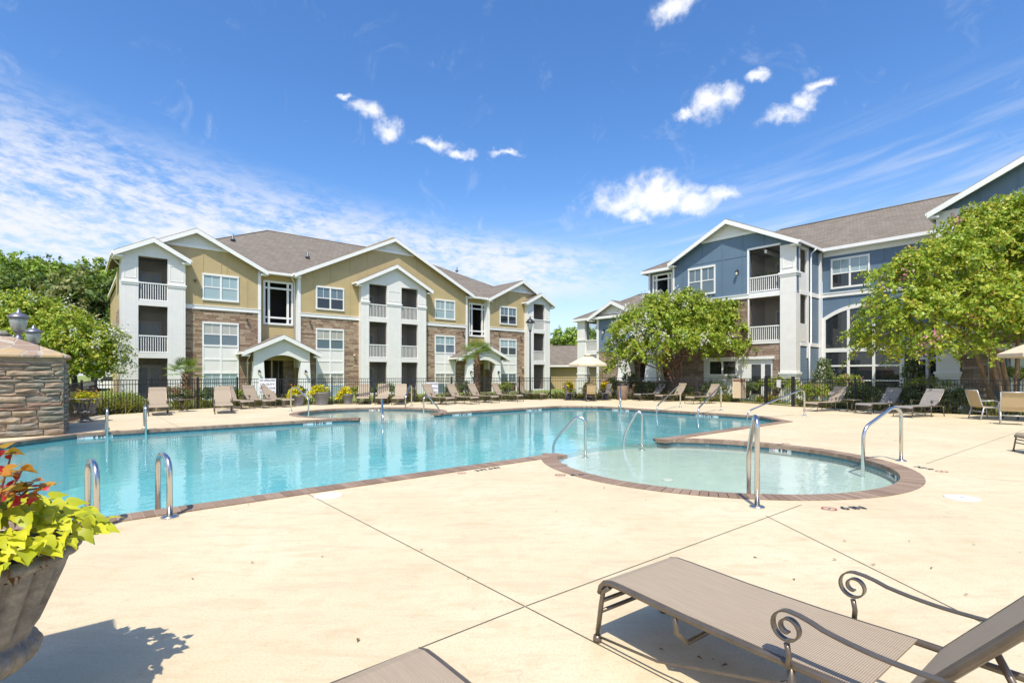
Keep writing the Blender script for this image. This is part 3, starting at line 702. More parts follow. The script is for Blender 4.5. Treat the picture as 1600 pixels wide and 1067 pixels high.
def balcony_stack(root, x0, x1, yf, opens, depth=1.9, rails=(), side='shade_wall'):
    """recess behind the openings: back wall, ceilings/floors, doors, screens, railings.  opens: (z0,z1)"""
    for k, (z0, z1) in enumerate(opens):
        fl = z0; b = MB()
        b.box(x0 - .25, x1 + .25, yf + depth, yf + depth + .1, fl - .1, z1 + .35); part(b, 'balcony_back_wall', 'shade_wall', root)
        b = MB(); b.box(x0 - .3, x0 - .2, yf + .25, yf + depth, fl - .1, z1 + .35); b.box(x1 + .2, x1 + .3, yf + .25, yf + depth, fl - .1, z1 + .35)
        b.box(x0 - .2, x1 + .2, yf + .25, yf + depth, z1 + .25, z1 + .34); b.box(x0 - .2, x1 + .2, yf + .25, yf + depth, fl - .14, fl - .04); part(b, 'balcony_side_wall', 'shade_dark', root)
        yb = yf + depth; xm = (x0 + x1) / 2
        d = MB(); d.box(xm - .62, xm + .62, yb - .06, yb + .01, fl, fl + 2.05); dd = part(d, 'balcony_door', 'door', root)
        g = MB(); g.box(xm - .5, xm - .1, yb - .075, yb - .05, fl + .3, fl + 1.85); g.box(xm + .1, xm + .5, yb - .075, yb - .05, fl + .3, fl + 1.85); part(g, 'pane', 'pane_door', dd)
        s = MB(); s.add([(x0, yf + .16, z0), (x1, yf + .16, z0), (x1, yf + .16, z1), (x0, yf + .16, z1)], [(0, 1, 2, 3)]); part(s, 'insect_screen', 'screen', root)
    for (z0, z1) in rails: railing(root, x0, x1, z0, z1, yf + .08)
def bay(root, xs, opens_x, yf, y1, opens_z, rails, zb, ztop, gable, caps):
    """white porch bay: columns xs (x0,x1), bands between openings, gable"""
    x0, x1 = xs[0][0], xs[-1][1]
    w = MB(); w.wall(x0, x1, zb, ztop, yf, yf + .25, [(a, b, c, d) for (a, b) in opens_x for (c, d) in opens_z])
    if y1 > yf + .25: w.box(x0, x0 + .2, yf + .25, y1, zb, ztop); w.box(x1 - .2, x1, yf + .25, y1, zb, ztop)
    xl, xr, ze, xa, za = gable
    sl = (za - ze) / (xa - xl)
    w.prism([(x0, ztop), (x1, ztop), (x1, ze - .06 + (xr - x1) * sl), (xa, za - .06), (x0, ze - .06 + (x0 - xl) * sl)], yf + .002, yf + .25)
    part(w, 'bay_wall', 'white_panel', root)
    c = MB()
    for (a, b) in xs:
        for z in caps:
            c.box(a - .05, b + .05, yf - .07, yf + .02, z, z + .10); c.box(a - .025, b + .025, yf - .04, yf + .02, z - .10, z - .001); 
        zc = caps[-1] if caps else ztop
        c.box(a + .1, b - .1, yf - .02, yf + .01, zc + .28, zc + .31); c.box(a + .1, b - .1, yf - .02, yf + .01, ztop - .42, ztop - .39)
        c.box(a + .1, a + .13, yf - .02, yf + .01, zc + .31, ztop - .42); c.box(b - .13, b - .1, yf - .02, yf + .01, zc + .31, ztop - .42)
        for s_ in (a + .13, b - .15): c.box(s_, s_ + .02, yf - .012, yf + .01, zb + .1, zc - .15)
        for z in (zb + 2.6, zb + 4.4): c.box(a + .01, b - .01, yf - .006, yf + .01, z, z + .015)
    part(c, 'column_moulding', 'white', root)
    for (a, b) in opens_x: balcony_stack(root, a, b, yf, opens_z, max(1.7, y1 - yf), rails)
    gable_roof(root, xl, xr, ze, xa, za, yf - .3, y1 + .3)
def porch(root, xc, y, wid, za, ze, colx, name_y1=.6, zb=-.4):
    hw = wid / 2; sl = (za - ze) / hw
    gable_roof(root, xc - hw, xc + hw, ze, xc, za, y - .25, name_y1, .14)
    f = MB(); n = 16; x0, x1 = colx[0] + .28, colx[1] - .28; zs, rise = ze - .62, .42
    arcp = [(x0 + (x1 - x0) * i / n, zs + rise * (1 - ((2 * i / n - 1) ** 2))) for i in range(n + 1)]
    xl, xr = colx[0] - .3, colx[1] + .3
    f.prism([(xl, zs)] + arcp + [(xr, zs), (xr, ze - .08 + sl * (xc + hw - xr)), (xc, za - .08), (xl, ze - .08 + sl * (xl - xc + hw))], y, y + .2)
    f.prism([(xl, zs - .002)] + [(xl, zs - .03), (x0, zs - .03), (x0, zs - .002)], y + .01, y + .3)
    part(f, 'porch_gable', 'white_panel', root)
    for x in colx:
        c = MB(); a, b = .42, .30
        c.add([(x - a, y - .02, zb), (x + a, y - .02, zb), (x + a, y + .5, zb), (x - a, y + .5, zb), (x - b, y + .02, zs - .03), (x + b, y + .02, zs - .03), (x + b, y + .42, zs - .03), (x - b, y + .42, zs - .03)],
              [(4, 5, 6, 7), (0, 1, 5, 4), (1, 2, 6, 5), (2, 3, 7, 6), (3, 0, 4, 7)])
        part(c, 'porch_column', 'white', root); wall_lamp(root, x, y - .01, 1.68)
def grid_opening(root, x0, x1, z0, z1, y, cx=.42, cz=(.55, .42), t=.10, back=1.8):
    g = MB()
    for (a, b, c, d) in ((x0, x1, z1 - t * 1.3, z1), (x0, x1, z0, z0 + t * 1.3), (x0, x0 + t * 1.3, z0 + t * 1.3, z1 - t * 1.3), (x1 - t * 1.3, x1, z0 + t * 1.3, z1 - t * 1.3)): g.box(a, b, y - .08, y + .06, c, d)
    xs = (x0 + cx, x1 - cx)
    for x in xs: g.box(x - t * .7, x + t * .7, y - .06, y + .05, z0 + t * 1.3, z1 - t * 1.3)
    zz = (z1 - cz[0], z0 + cz[1])
    for z in zz:
        for a, b in ((x0 + t * 1.3, xs[0] - t * .7), (xs[0] + t * .7, xs[1] - t * .7), (xs[1] + t * .7, x1 - t * 1.3)): g.box(a, b, y - .055, y + .045, z - t * .6, z + t * .6)
    part(g, 'stair_opening_frame', 'white', root)
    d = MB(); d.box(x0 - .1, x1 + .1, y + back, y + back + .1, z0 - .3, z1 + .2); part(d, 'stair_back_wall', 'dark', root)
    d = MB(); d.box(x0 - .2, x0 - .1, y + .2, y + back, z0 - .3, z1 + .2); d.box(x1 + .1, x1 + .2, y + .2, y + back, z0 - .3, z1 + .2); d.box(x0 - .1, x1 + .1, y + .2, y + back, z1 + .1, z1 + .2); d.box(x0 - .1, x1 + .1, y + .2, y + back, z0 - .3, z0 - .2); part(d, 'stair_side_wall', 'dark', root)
def hip_roof(root, x0, x1, y0, y1, ze, zr, name='roof', gx=None):
    D = (y1 - y0) / 2; ym = (y0 + y1) / 2; r = MB()
    r.add([(x0, y0, ze), (x1, y0, ze), (x1, y1, ze), (x0, y1, ze), (x0 + D, ym, zr), (x1 - D, ym, zr)], [(0, 1, 5, 4), (1, 2, 5), (2, 3, 4, 5), (3, 0, 4), (3, 2, 1, 0)])
    o = part(r, name, 'shingle', root)
    f = MB()
    if gx: f.box(gx[0], gx[1], y0 - .12, y0 + .02, ze - .2, ze - .01)
    for q in (() if gx == () else ((x0 - .08, x1 + .08, y1 - .02, y1 + .12),) if gx else ((x0 - .08, x1 + .08, y0 - .12, y0 + .02), (x0 - .08, x1 + .08, y1 - .02, y1 + .12))): f.box(*q, ze - .2, ze - .01)
    for q in ((x0 - .1, x0 + .02, y0 + .02, y1 - .02), (x1 - .02, x1 + .1, y0 + .02, y1 - .02)): f.box(*q, ze - .2, ze - .01)
    if f.v: part(f, 'gutter', 'white', o)
    c = MB()
    for a, b in (((x0 + D, ym), (x1 - D, ym)),): c.tube([(a[0], a[1], zr), (b[0], b[1], zr)], .07, 6)
    for a, b in (((x0, y0), (x0 + D, ym)), ((x1, y0), (x1 - D, ym))): c.tube([(a[0], a[1], ze), (b[0], b[1], zr)], .06, 6)
    part(c, 'ridge_cap', 'shingle', o); return o

# ------------------------------------------------------------------ left building: tan and stone, three storeys
LB = empty('apartment_building', (-20.289, 31.701, 0), AL, 'three storey tan and brown stone apartment building with white balcony bays and grey brown roof', 'building')
ZB = -.4
def left_building(r):
    E_ = .3
    def seg(x0, x1, gable=None):
        b0, b1 = gable[2]; g = gable[0]; xa = gable[1][0]
        for (p, q) in ((x0, b0), (b1, x1)):
            if q - p > .05:
                w = MB(); w.box(p, q, 0, E_, ZB, 5.66); part(w, 'stone_wall', 'stone', r)
        w = MB()
        for (p, q, zz) in ((x0, b0, 5.66), (b0, b1, 8.5), (b1, x1, 5.66)):
            if q - p > .05: w.prism([(p, zz), (q, zz), (q, g(q))] + ([(xa, g(xa))] if p < xa < q else []) + [(p, g(p))], -.012, E_)
        part(w, 'siding_wall', 'tan', r)
        t = MB(); [(t.box(p, q, -.06, .02, 5.64, 5.86), t.box(p, q, -.085, .02, 5.86, 5.90)) for (p, q) in ((x0, b0), (b1, x1)) if q - p > .05]; part(t, 'belt_course', 'white', r)
    sl = .509
    gL = lambda x: 8.5 + sl * (4.13 - abs(x - .6)); gC = lambda x: 8.62 + .512 * (7.66 - abs(x - 14.16)) - .06; gR = lambda x: 8.5 + sl * (4.13 - abs(x - 27.72))
    seg(-3.0, 4.38, (lambda x: gL(x), (.6, gL(.6)), (-3.0, -.02))); seg(6.88, 21.35, (gC, (14.16, gC(14.16)), (11.4, 16.85))); seg(23.85, 31.2, (lambda x: gR(x), (27.72, gR(27.72)), (28.3, 31.2)))
    # board seams on the tan panels
    s = []
    for x in (1.0, 2.35, 3.55): s.append((x, 5.9 if not 1.0 < x < 3.0 else 8.1, gL(x) - .3))
    for x in (2.0,): s += [(x, 8.05, gL(x) - .3), (x, 5.9, 6.2)]
    for x in (7.9, 9.15, 10.6, 17.7, 19.0, 20.4): s.append((x, 5.9 if x not in (9.15, 19.0) else 8.05, gC(x) - .25))
    for x in (9.15, 19.0): s.append((x, 5.9, 6.15))
    for x in (12.0, 13.4, 14.9, 16.3): s.append((x, 9.2, gC(x) - .25))
    for x in (24.6, 26.1, 27.5): s.append((x, 5.9 if x != 26.1 else 8.05, gR(x) - .25))
    panel_seams(r, 'tan', s, -.012)
    # gable roofs with vent panels
    gable_roof(r, -3.53, 4.73, 8.5, .6, 10.62, -.42, 6); gable_roof(r, 6.5, 21.82, 8.62, 14.16, 12.36, -.42, 10.8); gable_roof(r, 23.59, 31.85, 8.5, 27.72, 10.62, -.42, 9)
    for (xa, za, k) in ((.6, 10.62, 1.), (14.16, 12.36, 1.), (27.72, 10.62, 1.)):
        v = MB(); v.prism([(xa - 1.75 * k, za - 1.05), (xa + 1.75 * k, za - 1.05), (xa, za - .12)], -.05, .0); part(v, 'gable_vent', 'white_panel', r)
        v = MB(); v.box(xa - 1.85, xa + 1.85, -.1, .0, za - 1.2, za - 1.02)
        for x in (-.6, 0, .6): v.box(xa + x - .02, xa + x + .02, -.07, -.01, za - 1.02, za - .25 - abs(x) * .5)
        part(v, 'gable_trim', 'white', r)
    hip_roof(r, -2.85, 31.15, .35, 21.5, 8.60, 14.15, gx=(4.6, 6.7))
    for (x, y, h) in ((4.0, 6.2, 0), (9.0, 4.5, 0), (14.6, 6.6, 0), (15.1, 4.9, 0), (17.6, 6.0, 0), (25.2, 7.2, 0)):
        z = 8.55 + y * .518; v = MB(); v.tube([(x, y, z - .1), (x, y, z + .42)], .07, 8); v.lathe([(.2, 0), (.09, .18)], 10, (x, y, z)); part(v, 'vent_pipe', 'lamp_metal', r)
    # end walls and back
    w = MB(); w.box(-3.0, -2.75, E_, 7.5, ZB, 8.5); w.box(-2.72, -2.5, 7.5, 21.0, ZB, 8.5); w.box(30.95, 31.2, E_, 21.3, ZB, 8.5); w.box(-2.75, 30.95, 21.0, 21.3, ZB, 8.5); part(w, 'end_wall', 'tan_lap', r)
    w = MB(); w.box(-3.05, -2.74, 2.2, 6.5, ZB, 5.7); part(w, 'stone_wall', 'stone', r)
    w = MB(); w.box(-3.06, -2.9, -.05, .33, ZB, 8.4); part(w, 'corner_trim', 'white', r)
    downspout_x = MB(); downspout_x.tube([(-3.4, .9, 8.3), (-3.12, .9, 8.0), (-3.12, .9, ZB)], .05, 6); part(downspout_x, 'downspout', 'white', r)
    # windows: third floor, second floor over panelled apron over first floor
    for (x0, x1) in ((1.05, 2.95), (8.15, 10.05), (18.12, 20.0), (25.2, 27.1)):
        window(r, x0, x1, 6.34, 7.82, -.012); window(r, x0, x1, 3.42, 4.76); window(r, x0, x1, -.05, 1.58)
        p = MB(); p.box(x0 - .09, x1 + .09, -.04, .01, 1.70, 3.31); part(p, 'window_apron', 'white_panel', r)
        t = MB(); xm = (x0 + x1) / 2
        for a, b, c, d in ((x0 - .09, x0, 1.70, 3.31), (x1, x1 + .09, 1.70, 3.31), (xm - .05, xm + .05, 1.70, 3.31), (x0, xm - .05, 2.45, 2.55), (xm + .05, x1, 2.45, 2.55)): t.box(a, b, -.065, .01, c, d)
        part(t, 'apron_trim', 'white', r)
    # recessed stair halls with white gridded openings
    for (x0, x1, o0, o1) in ((4.38, 6.88, 4.68, 6.66), (21.35, 23.85, 21.95, 23.9 - .05)):
        w = MB(); w.wall(x0 - .2, x1 + .2, ZB, 8.6, .6, .85, [(o0, o1, 4.98, 8.02), (x0 + .1, x1 - .1, ZB, 2.5)]); part(w, 'siding_wall', 'tan_lap', r)
        grid_opening(r, o0, o1, 4.98, 8.02, .6, .36, (.5, .5))
        e = MB(); e.box(x0 - .1, x1 + .1, -.12, .62, 8.42, 8.52); e.box(x0 + .3, x1 - .3, -.2, -.1, 8.36, 8.52); part(e, 'gutter', 'white', r)
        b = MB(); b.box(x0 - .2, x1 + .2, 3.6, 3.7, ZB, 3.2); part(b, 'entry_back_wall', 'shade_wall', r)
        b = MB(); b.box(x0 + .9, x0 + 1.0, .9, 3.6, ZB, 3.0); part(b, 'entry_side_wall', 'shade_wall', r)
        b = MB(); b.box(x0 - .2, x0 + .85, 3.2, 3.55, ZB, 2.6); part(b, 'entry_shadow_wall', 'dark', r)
        b = MB(); b.box(x1 - .75, x1 - .05, 1.0, 1.3, ZB, 2.5); part(b, 'entry_stone_pier', 'stone', r)
        b = MB(); b.tube([(x0 + 1.75, 2.2, ZB), (x0 + 1.75, 2.2, 2.6)], .04, 6); part(b, 'entry_post', 'white', r)
    for x in (4.30, 6.90, 21.33, 23.83): part(MB().box(x - .09, x + .09, -.05, .62, 2.0, 8.45), 'corner_trim', 'white', r)
    downspout(r, 6.72, .5, 2.0, 8.1, -.25); downspout(r, 21.55, .5, 2.0, 8.1); downspout(r, 3.55, -.02, ZB, 2.6, .1); downspout(r, 20.05, -.02, ZB, 2.6, .1)
    porch(r, 5.42, -1.3, 4.95, 4.2, 3.02, (3.95, 6.9)); porch(r, 22.3, -1.3, 5.6, 4.3, 3.02, (20.85, 23.9))
    # porch bays
    oz = [(ZB + .5, 2.5), (2.80, 5.58), (5.87, 8.46)]; rl = [(2.82, 3.84), (5.89, 6.95)]
    bay(r, [(-3.12, -2.34), (-.91, .0)], [(-2.34, -.91)], -.45, 1.7, oz, rl, ZB, 8.46, (-3.5, .22, 8.56, -1.62, 9.6), (6.86,))
    bay(r, [(11.3, 11.95), (13.43, 14.68), (16.16, 16.95)], [(11.95, 13.43), (14.68, 16.16)], -.45, 1.7, oz, rl, ZB, 8.46, (10.85, 17.4, 8.5, 14.13, 10.2), (7.0,))
    bay(r, [(28.22, 29.06), (30.54, 31.28)], [(29.06, 30.54)], -.45, 1.7, oz, rl, ZB, 8.46, (27.95, 31.75, 8.56, 29.85, 9.55), (6.86,))
    # small floodlights on the stone
    for x, z in ((3.5, 5.2), (7.6, 5.35), (10.9, 3.0), (17.2, 5.3), (20.9, 5.3), (25.0, 5.4), (27.7, 5.2), (.55, 7.4), (3.55, 2.3), (27.9, 2.2)):
        b = MB(); b.lathe([(.06, 0), (.06, .03)], 10, (x, -.12, z)); b.tube([(x, -.0, z), (x, -.1, z + .02)], .03, 6); b.lathe([(.03, .0), (.09, .1), (.1, .16)], 10, (x, -.16, z - .12)); part(b, 'floodlight', 'bulb' if z < 3.2 else 'bronze', r)
left_building(LB)

# ------------------------------------------------------------------ right building: blue with pale stone
RB = empty('clubhouse_building', (16.427, 29.204, 0), AL - math.pi / 2, 'three storey blue apartment building with white trim, pale stone and tall arched window', 'building')
def right_building(r):
    zb = -.3; sl = .509
    # gable wing A
    gA = lambda x: 9.2 + sl * (4.1 - abs(x + 4.17))
    w = MB(); w.wall(-8.09, -.17, 6.22, 8.9, -.012, .3, [(-2.88, -1.05, 6.5, 9.12)]); w.prism([(-8.09, 8.9), (-2.88, 8.9), (-2.88, 9.12), (-1.05, 9.12), (-1.05, 8.9), (-.17, 8.9), (-.17, gA(-.17) - .06), (-4.17, gA(-4.17) - .06), (-8.09, gA(-8.09) - .06)], -.010, .3); part(w, 'siding_wall', 'blue', r)
    w = MB(); w.wall(-8.09, -1.05, zb, 6.22, 0, .3, [(-2.88, -1.05, 3.5, 6.16), (-3.34, -1.5, zb, 2.46), (-5.9, -3.34, zb, 2.46)]); part(w, 'stone_wall', 'stone_r', r)
    t = MB(); t.box(-8.09, -2.88, -.07, .02, 6.20, 6.42); t.box(-8.09, -2.88, -.1, .02, 6.42, 6.47); t.box(-2.88, -1.0, -.07, .1, 6.17, 6.47); t.box(-2.88, -1.05, -.05, .1, 3.38, 3.5); t.box(-6.0, -1.4, -.08, .02, 2.46, 2.62)
    t.box(-3.0, -2.88, -.05, .1, 6.47, 9.22); t.box(-2.88, -1.05, -.05, .1, 9.12, 9.24); t.box(-2.97, -2.88, -.04, .1, 3.5, 6.17); part(t, 'white_trim', 'white', r)
    panel_seams(r, 'blue', [(-7.4, 6.47, gA(-7.4) - .3), (-6.0, 8.75, gA(-6) - .3), (-4.6, 6.47, gA(-4.6) - .3), (-3.3, 6.47, gA(-3.3) - .3), (-2.0, 9.3, gA(-2) - .3)], -.012)
    hb = MB(); hb.box(-8.09, -3.02, -.03, .0, 8.82, 8.86); part(hb, 'panel_joint', 'blue', r)
    window(r, -6.9, -5.15, 6.86, 8.5, -.012)
    window(r, -5.45, -3.75, 1.55, 2.36, .02, False, 'pane_black')
    w = MB(); w.box(-5.9, -3.34, .03, .3, zb, 1.45); w.box(-5.9, -5.56, .03, .3, 1.45, 2.46); w.box(-3.64, -3.34, .03, .3, 1.45, 2.46); part(w, 'white_infill', 'white_panel', r)
    d = MB(); d.box(-3.34, -1.5, .04, .2, zb, 2.46); dd = part(d, 'door', 'white', r); g = MB(); g.box(-2.75, -2.2, .01, .05, .35, 2.15); g.box(-1.95, -1.62, .01, .05, .35, 2.15); part(g, 'pane', 'pane_black', dd)
    hd = MB(); hd.tube([(-2.1, -.01, 1.2), (-2.1, -.06, 1.2), (-2.1, -.06, 1.0), (-2.1, -.01, 1.0)], .015, 6); part(hd, 'handle', 'lamp_metal', dd)
    gable_roof(r, -8.27, .04, 9.2, -4.17, 11.29, -.42, 9.5)
    v = MB(); v.prism([(-5.9, 10.3), (-2.4, 10.3), (-4.17, 11.15)], -.05, 0); part(v, 'gable_vent', 'white_panel', r)
    v = MB(); v.box(-6.0, -2.3, -.1, 0, 10.12, 10.3); v.box(-4.19, -4.15, -.07, -.01, 10.3, 11.0); v.box(-4.9, -4.86, -.07, -.01, 10.3, 10.7); v.box(-3.5, -3.46, -.07, -.01, 10.3, 10.7); part(v, 'gable_trim', 'white', r)
    # corner column and porch side
    c = MB(); c.box(-1.05, -.17, -.1, .5, zb, 9.05); part(c, 'corner_column', 'white_panel', r)
    c = MB()
    for z in (7.35, 1.55): c.box(-1.12, -.10, -.17, .57, z, z + .12); c.box(-1.08, -.14, -.13, .53, z - .12, z - .001)
    c.box(-1.15, -.07, -.2, .6, zb, 1.1)
    c.box(-.9, -.32, -.13, -.09, 7.7, 7.73); c.box(-.9, -.32, -.13, -.09, 8.6, 8.63); c.box(-.9, -.87, -.13, -.09, 7.73, 8.6); c.box(-.35, -.32, -.13, -.09, 7.73, 8.6)
    for z in (3.4, 6.3): c.box(-1.055, -.165, -.105, .505, z, z + .02)
    part(c, 'column_moulding', 'white', r)
    for (z0, z1) in ((3.5, 6.16), (6.5, 9.12)):
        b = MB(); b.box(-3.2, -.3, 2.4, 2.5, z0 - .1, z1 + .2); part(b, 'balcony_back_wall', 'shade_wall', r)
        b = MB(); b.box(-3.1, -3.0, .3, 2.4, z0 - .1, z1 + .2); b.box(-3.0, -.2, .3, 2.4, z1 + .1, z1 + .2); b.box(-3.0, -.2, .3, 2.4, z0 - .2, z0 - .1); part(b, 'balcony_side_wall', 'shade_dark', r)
        d = MB(); d.box(-2.3, -1.1, 2.33, 2.41, z0, z0 + 2.1); dd = part(d, 'balcony_door', 'door', r); g = MB(); g.box(-2.2, -1.75, 2.31, 2.35, z0 + .2, z0 + 1.95); g.box(-1.65, -1.2, 2.31, 2.35, z0 + .2, z0 + 1.95); part(g, 'pane', 'pane_door', dd)
        s = MB(); s.add([(-2.88, .16, z0), (-1.05, .16, z0), (-1.05, .16, z1), (-2.88, .16, z1)], [(0, 1, 2, 3)]); s.add([(-.25, .5, z0), (-.25, 1.5, z0), (-.25, 1.5, z1), (-.25, .5, z1)], [(0, 1, 2, 3)]); part(s, 'insect_screen', 'screen', r)
        railing(r, -2.88, -1.05, z0 + .03, z0 + .95, .08)
        p = MB(); p.box(-.24, -.17, .5, 1.5, z0 - .05, z0 + 1.0); part(p, 'side_panel', 'white_panel', r)
    t = MB(); t.box(-.3, -.16, 1.5, 1.75, 2.5, 9.05); t.box(-.3, -.15, .5, 3.66, 3.2, 3.42); t.box(-.3, -.15, .5, 3.66, 6.2, 6.45); t.box(-.3, -.155, .5, 1.75, 9.05 - .2, 9.05); t.box(-.25, -.05, 3.4, 3.60, zb, 9.0); part(t, 'white_trim', 'white', r)
    w = MB(); w.box(-.3, -.19, 1.75, 3.66, zb, 9.1); w.box(-.3, -.19, .5, 1.75, zb, 3.2); part(w, 'side_wall', 'blue_lap', r)
    dsp = MB(); dsp.tube([(.15, 2.0, 9.0), (-.09, 1.9, 8.7), (-.09, 1.9, 3.4), (-.09, 1.65, 3.2), (-.09, 1.65, zb)], .05, 6); part(dsp, 'downspout', 'white', r)
    wall_lamp(r, -3.6, -.02, 7.9)
    pl = MB(); pl.tube([(-2.3, 1.0, 6.5), (-2.3, 1.0, 7.1)], .03, 5); pl.lathe([(.12, 0), (.17, .28)], 10, (-2.3, 1., 6.5)); part(pl, 'balcony_plant_pot', 'pot', r)
    pf = MB()
    for i in range(9):
        t_ = i * .7; q = [(-2.3 + math.cos(t_) * k * .16, 1 + math.sin(t_) * k * .12, 7.0 + k * .42 - k * k * .06) for k in range(5)]
        pf.tube(q, [.03, .07, .09, .07, .01], 4)
    part(pf, 'balcony_plant', 'lf_palm', r)
    # main block
    Y = 3.66
    w = MB(); w.wall(-.05, 6.9, zb, 9.15, Y, Y + .3, [(.13, 3.85, zb + .8, 5.1)]); part(w, 'siding_wall', 'blue', r)
    panel_seams(r, 'blue', [(3.1, 6.5, 9.0), (4.3, 6.5, 9.0), (5.5, 6.5, 9.0), (1.42, 5.6, 6.3), (3.0, 5.6, 6.3)], Y)
    t = MB(); t.box(-.05, 6.9, Y - .07, Y + .02, 6.24, 6.46); t.box(-.05, 6.9, Y - .1, Y + .02, 6.46, 6.51); t.box(.0, 6.9, Y - .35, Y + .02, 8.98, 9.08); t.box(-.0, 6.9, Y - .03, Y + .0, 8.72, 8.98); part(t, 'belt_course', 'white', r)
    window(r, .5, 2.34, 6.82, 8.42, Y)
    a = MB(); x0, x1 = .13, 3.85; n = 16
    outer = [(x0 - .2, zb + .6), (x1 + .2, zb + .6)] + [(x1 + .2 - (x1 - x0 + .4) * i / n, 4.95 + .75 * (1 - (2 * i / n - 1) ** 2)) for i in range(n + 1)]
    innr = [(x0, zb + .8), (x1, zb + .8)] + [(x1 - (x1 - x0) * i / n, 4.85 + .62 * (1 - (2 * i / n - 1) ** 2)) for i in range(n + 1)]
    k = len(outer); vs = [(x, Y - .08, z) for x, z in outer] + [(x, Y - .08, z) for x, z in innr] + [(x, Y + .02, z) for x, z in outer] + [(x, Y + .02, z) for x, z in innr]
    fs = []
    for i in range(k):
        j = (i + 1) % k; fs += [(i, j, k + j, k + i), (k + i, k + j, 3 * k + j, 3 * k + i), (j, i, 2 * k + i, 2 * k + j)]
    a.add(vs, fs)
    for x in (1.35, 2.62): a.box(x - .07, x + .07, Y - .07, Y + .03, zb + .8, 5.42)
    for z in (3.0, 2.05, 1.2): a.box(x0, x1, Y - .06, Y + .03, z - (.12 if z == 3.0 else .05), z + (.12 if z == 3.0 else .05))
    aw = part(a, 'arched_window', 'white', r)
    g = MB(); g.prism(innr, Y - .015, Y + .005); part(g, 'pane', 'pane_black', aw)
    # glazed ground floor to the right, between white piers
    for x in (4.15, 5.2): window(r, x, x + .85, .55, 2.35, Y - .05, False, 'pane_black', 1)
    p = MB()
    for x in (4.0, 5.05, 6.1): p.box(x - .0, x + .12, Y - .35, Y - .02, zb, 2.9)
    p.box(3.9, 6.3, Y - .36, Y - .01, 2.9, 3.2); part(p, 'white_pier', 'white_panel', r)
    hip_roof(r, -10.1, 24, Y - .35, 14.3, 9.2, 12.35, gx=(.1, 5.9))
    # gable wing B
    gB = lambda x: 9.3 + sl * (4.6 - abs(x - 10.5))
    w = MB(); w.wall(6.15, 14.8, 6.3, 9.3, -.012, .3, [(7.0, 9.2, 6.5, 9.1)]); w.prism([(6.15, 9.3), (14.8, 9.3), (14.8, gB(14.8) - .05), (10.5, gB(10.5) - .05), (6.15, gB(6.15) - .05)], -.012, .3); part(w, 'siding_wall', 'blue', r)
    w = MB(); w.wall(6.15, 14.8, zb, 6.3, 0, .3, [(7.9, 10.6, zb, 2.55), (7.0, 9.2, 3.4, 6.1)]); w.box(6.15, 6.4, .3, 3.66, zb, 9.2); part(w, 'stone_wall', 'stone_r', r)
    w = MB(); w.box(6.08, 6.95, -.08, .5, zb, 9.28); part(w, 'corner_column', 'white_panel', r)
    c = MB()
    for z in (7.35, 1.55): c.box(6.0, 7.03, -.16, .58, z, z + .12); c.box(6.04, 6.99, -.12, .54, z - .12, z - .001)
    c.box(5.98, 7.05, -.18, .6, zb, 1.1); c.box(6.95, 14.8, -.08, .02, 6.2, 6.5); c.box(6.95, 9.4, -.06, .1, 9.1, 9.3); c.box(9.2, 9.35, -.06, .1, 6.5, 9.1); c.box(7.8, 14.8, -.3, .02, 2.6, 2.9); c.box(9.2, 9.35, -.06, .1, 3.4, 6.1); part(c, 'white_trim', 'white', r)
    for (z0, z1) in ((3.4, 6.1), (6.5, 9.1)):
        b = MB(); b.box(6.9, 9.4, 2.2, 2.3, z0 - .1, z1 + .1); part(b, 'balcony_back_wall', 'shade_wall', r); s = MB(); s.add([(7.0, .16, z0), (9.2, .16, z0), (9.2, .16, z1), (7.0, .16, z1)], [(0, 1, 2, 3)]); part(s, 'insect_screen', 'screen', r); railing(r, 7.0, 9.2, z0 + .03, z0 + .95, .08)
    d = MB(); d.box(7.9, 8.1, .05, .2, zb, 2.55); d.box(8.65, 9.15, .05, .2, zb, 2.55); d.box(8.1, 8.65, .07, .2, zb, 2.55); dd = part(d, 'door', 'white', r); g = MB(); g.box(8.12, 8.63, .05, .1, .2, 2.3); g.box(9.15, 10.6, .12, .2, zb, 2.55); part(g, 'pane', 'pane_dark', dd)
    panel_seams(r, 'blue', [(x, 9.4, gB(x) - .3) for x in (7.6, 8.9, 10.2, 11.6, 13)], -.012)
    gable_roof(r, 5.82, 15.1, 9.3, 10.5, 11.68, -.42, 9.5)
    # recessed stair block
    w = MB(); w.wall(-10.4, -8.0, 2.6, 9.0, .5, .75, [(-10.1, -8.5, 6.5, 8.72)]); w.box(-10.4, -10.15, .75, 9, 2.6, 9.0); part(w, 'siding_wall', 'blue_lap', r)
    grid_opening(r, -10.1, -8.5, 6.5, 8.72, .5, .3, (.4, .35), .085)
    t = MB(); t.box(-10.47, -10.33, .44, .62, 2.6, 9.0); t.box(-8.16, -8.03, -.06, .3, 2.6, 9.0); t.box(-10.75, -8.0, .02, .5, 8.88, 8.98); t.box(-10.4, -8, .46, .52, 6.2, 6.42); part(t, 'white_trim', 'white', r)
    hip_roof(r, -10.75, -2.0, .08, 6.2, 9.02, 10.65, gx=(-10.8, -8.3))
    # two-storey end wing
    gW = lambda x: 6.05 + .5 * (2.2 - abs(x + 13.2))
    w = MB(); w.wall(-16.3, -8.05, 3.3, 5.95, -.012, .25, [(-16.2, -14.85, 3.3, 5.8)]); part(w, 'siding_wall', 'blue_lap', r)
    w = MB(); w.prism([(-15.4, 5.95), (-11.0, 5.95), (-13.2, 7.05)], -.03, .25); part(w, 'gable_wall', 'white_panel', r)
    w = MB(); w.wall(-14.85, -8.05, zb, 3.3, 0, .25, [(-10.9, -9.7, zb, 2.3)]); part(w, 'stone_wall', 'stone_r', r)
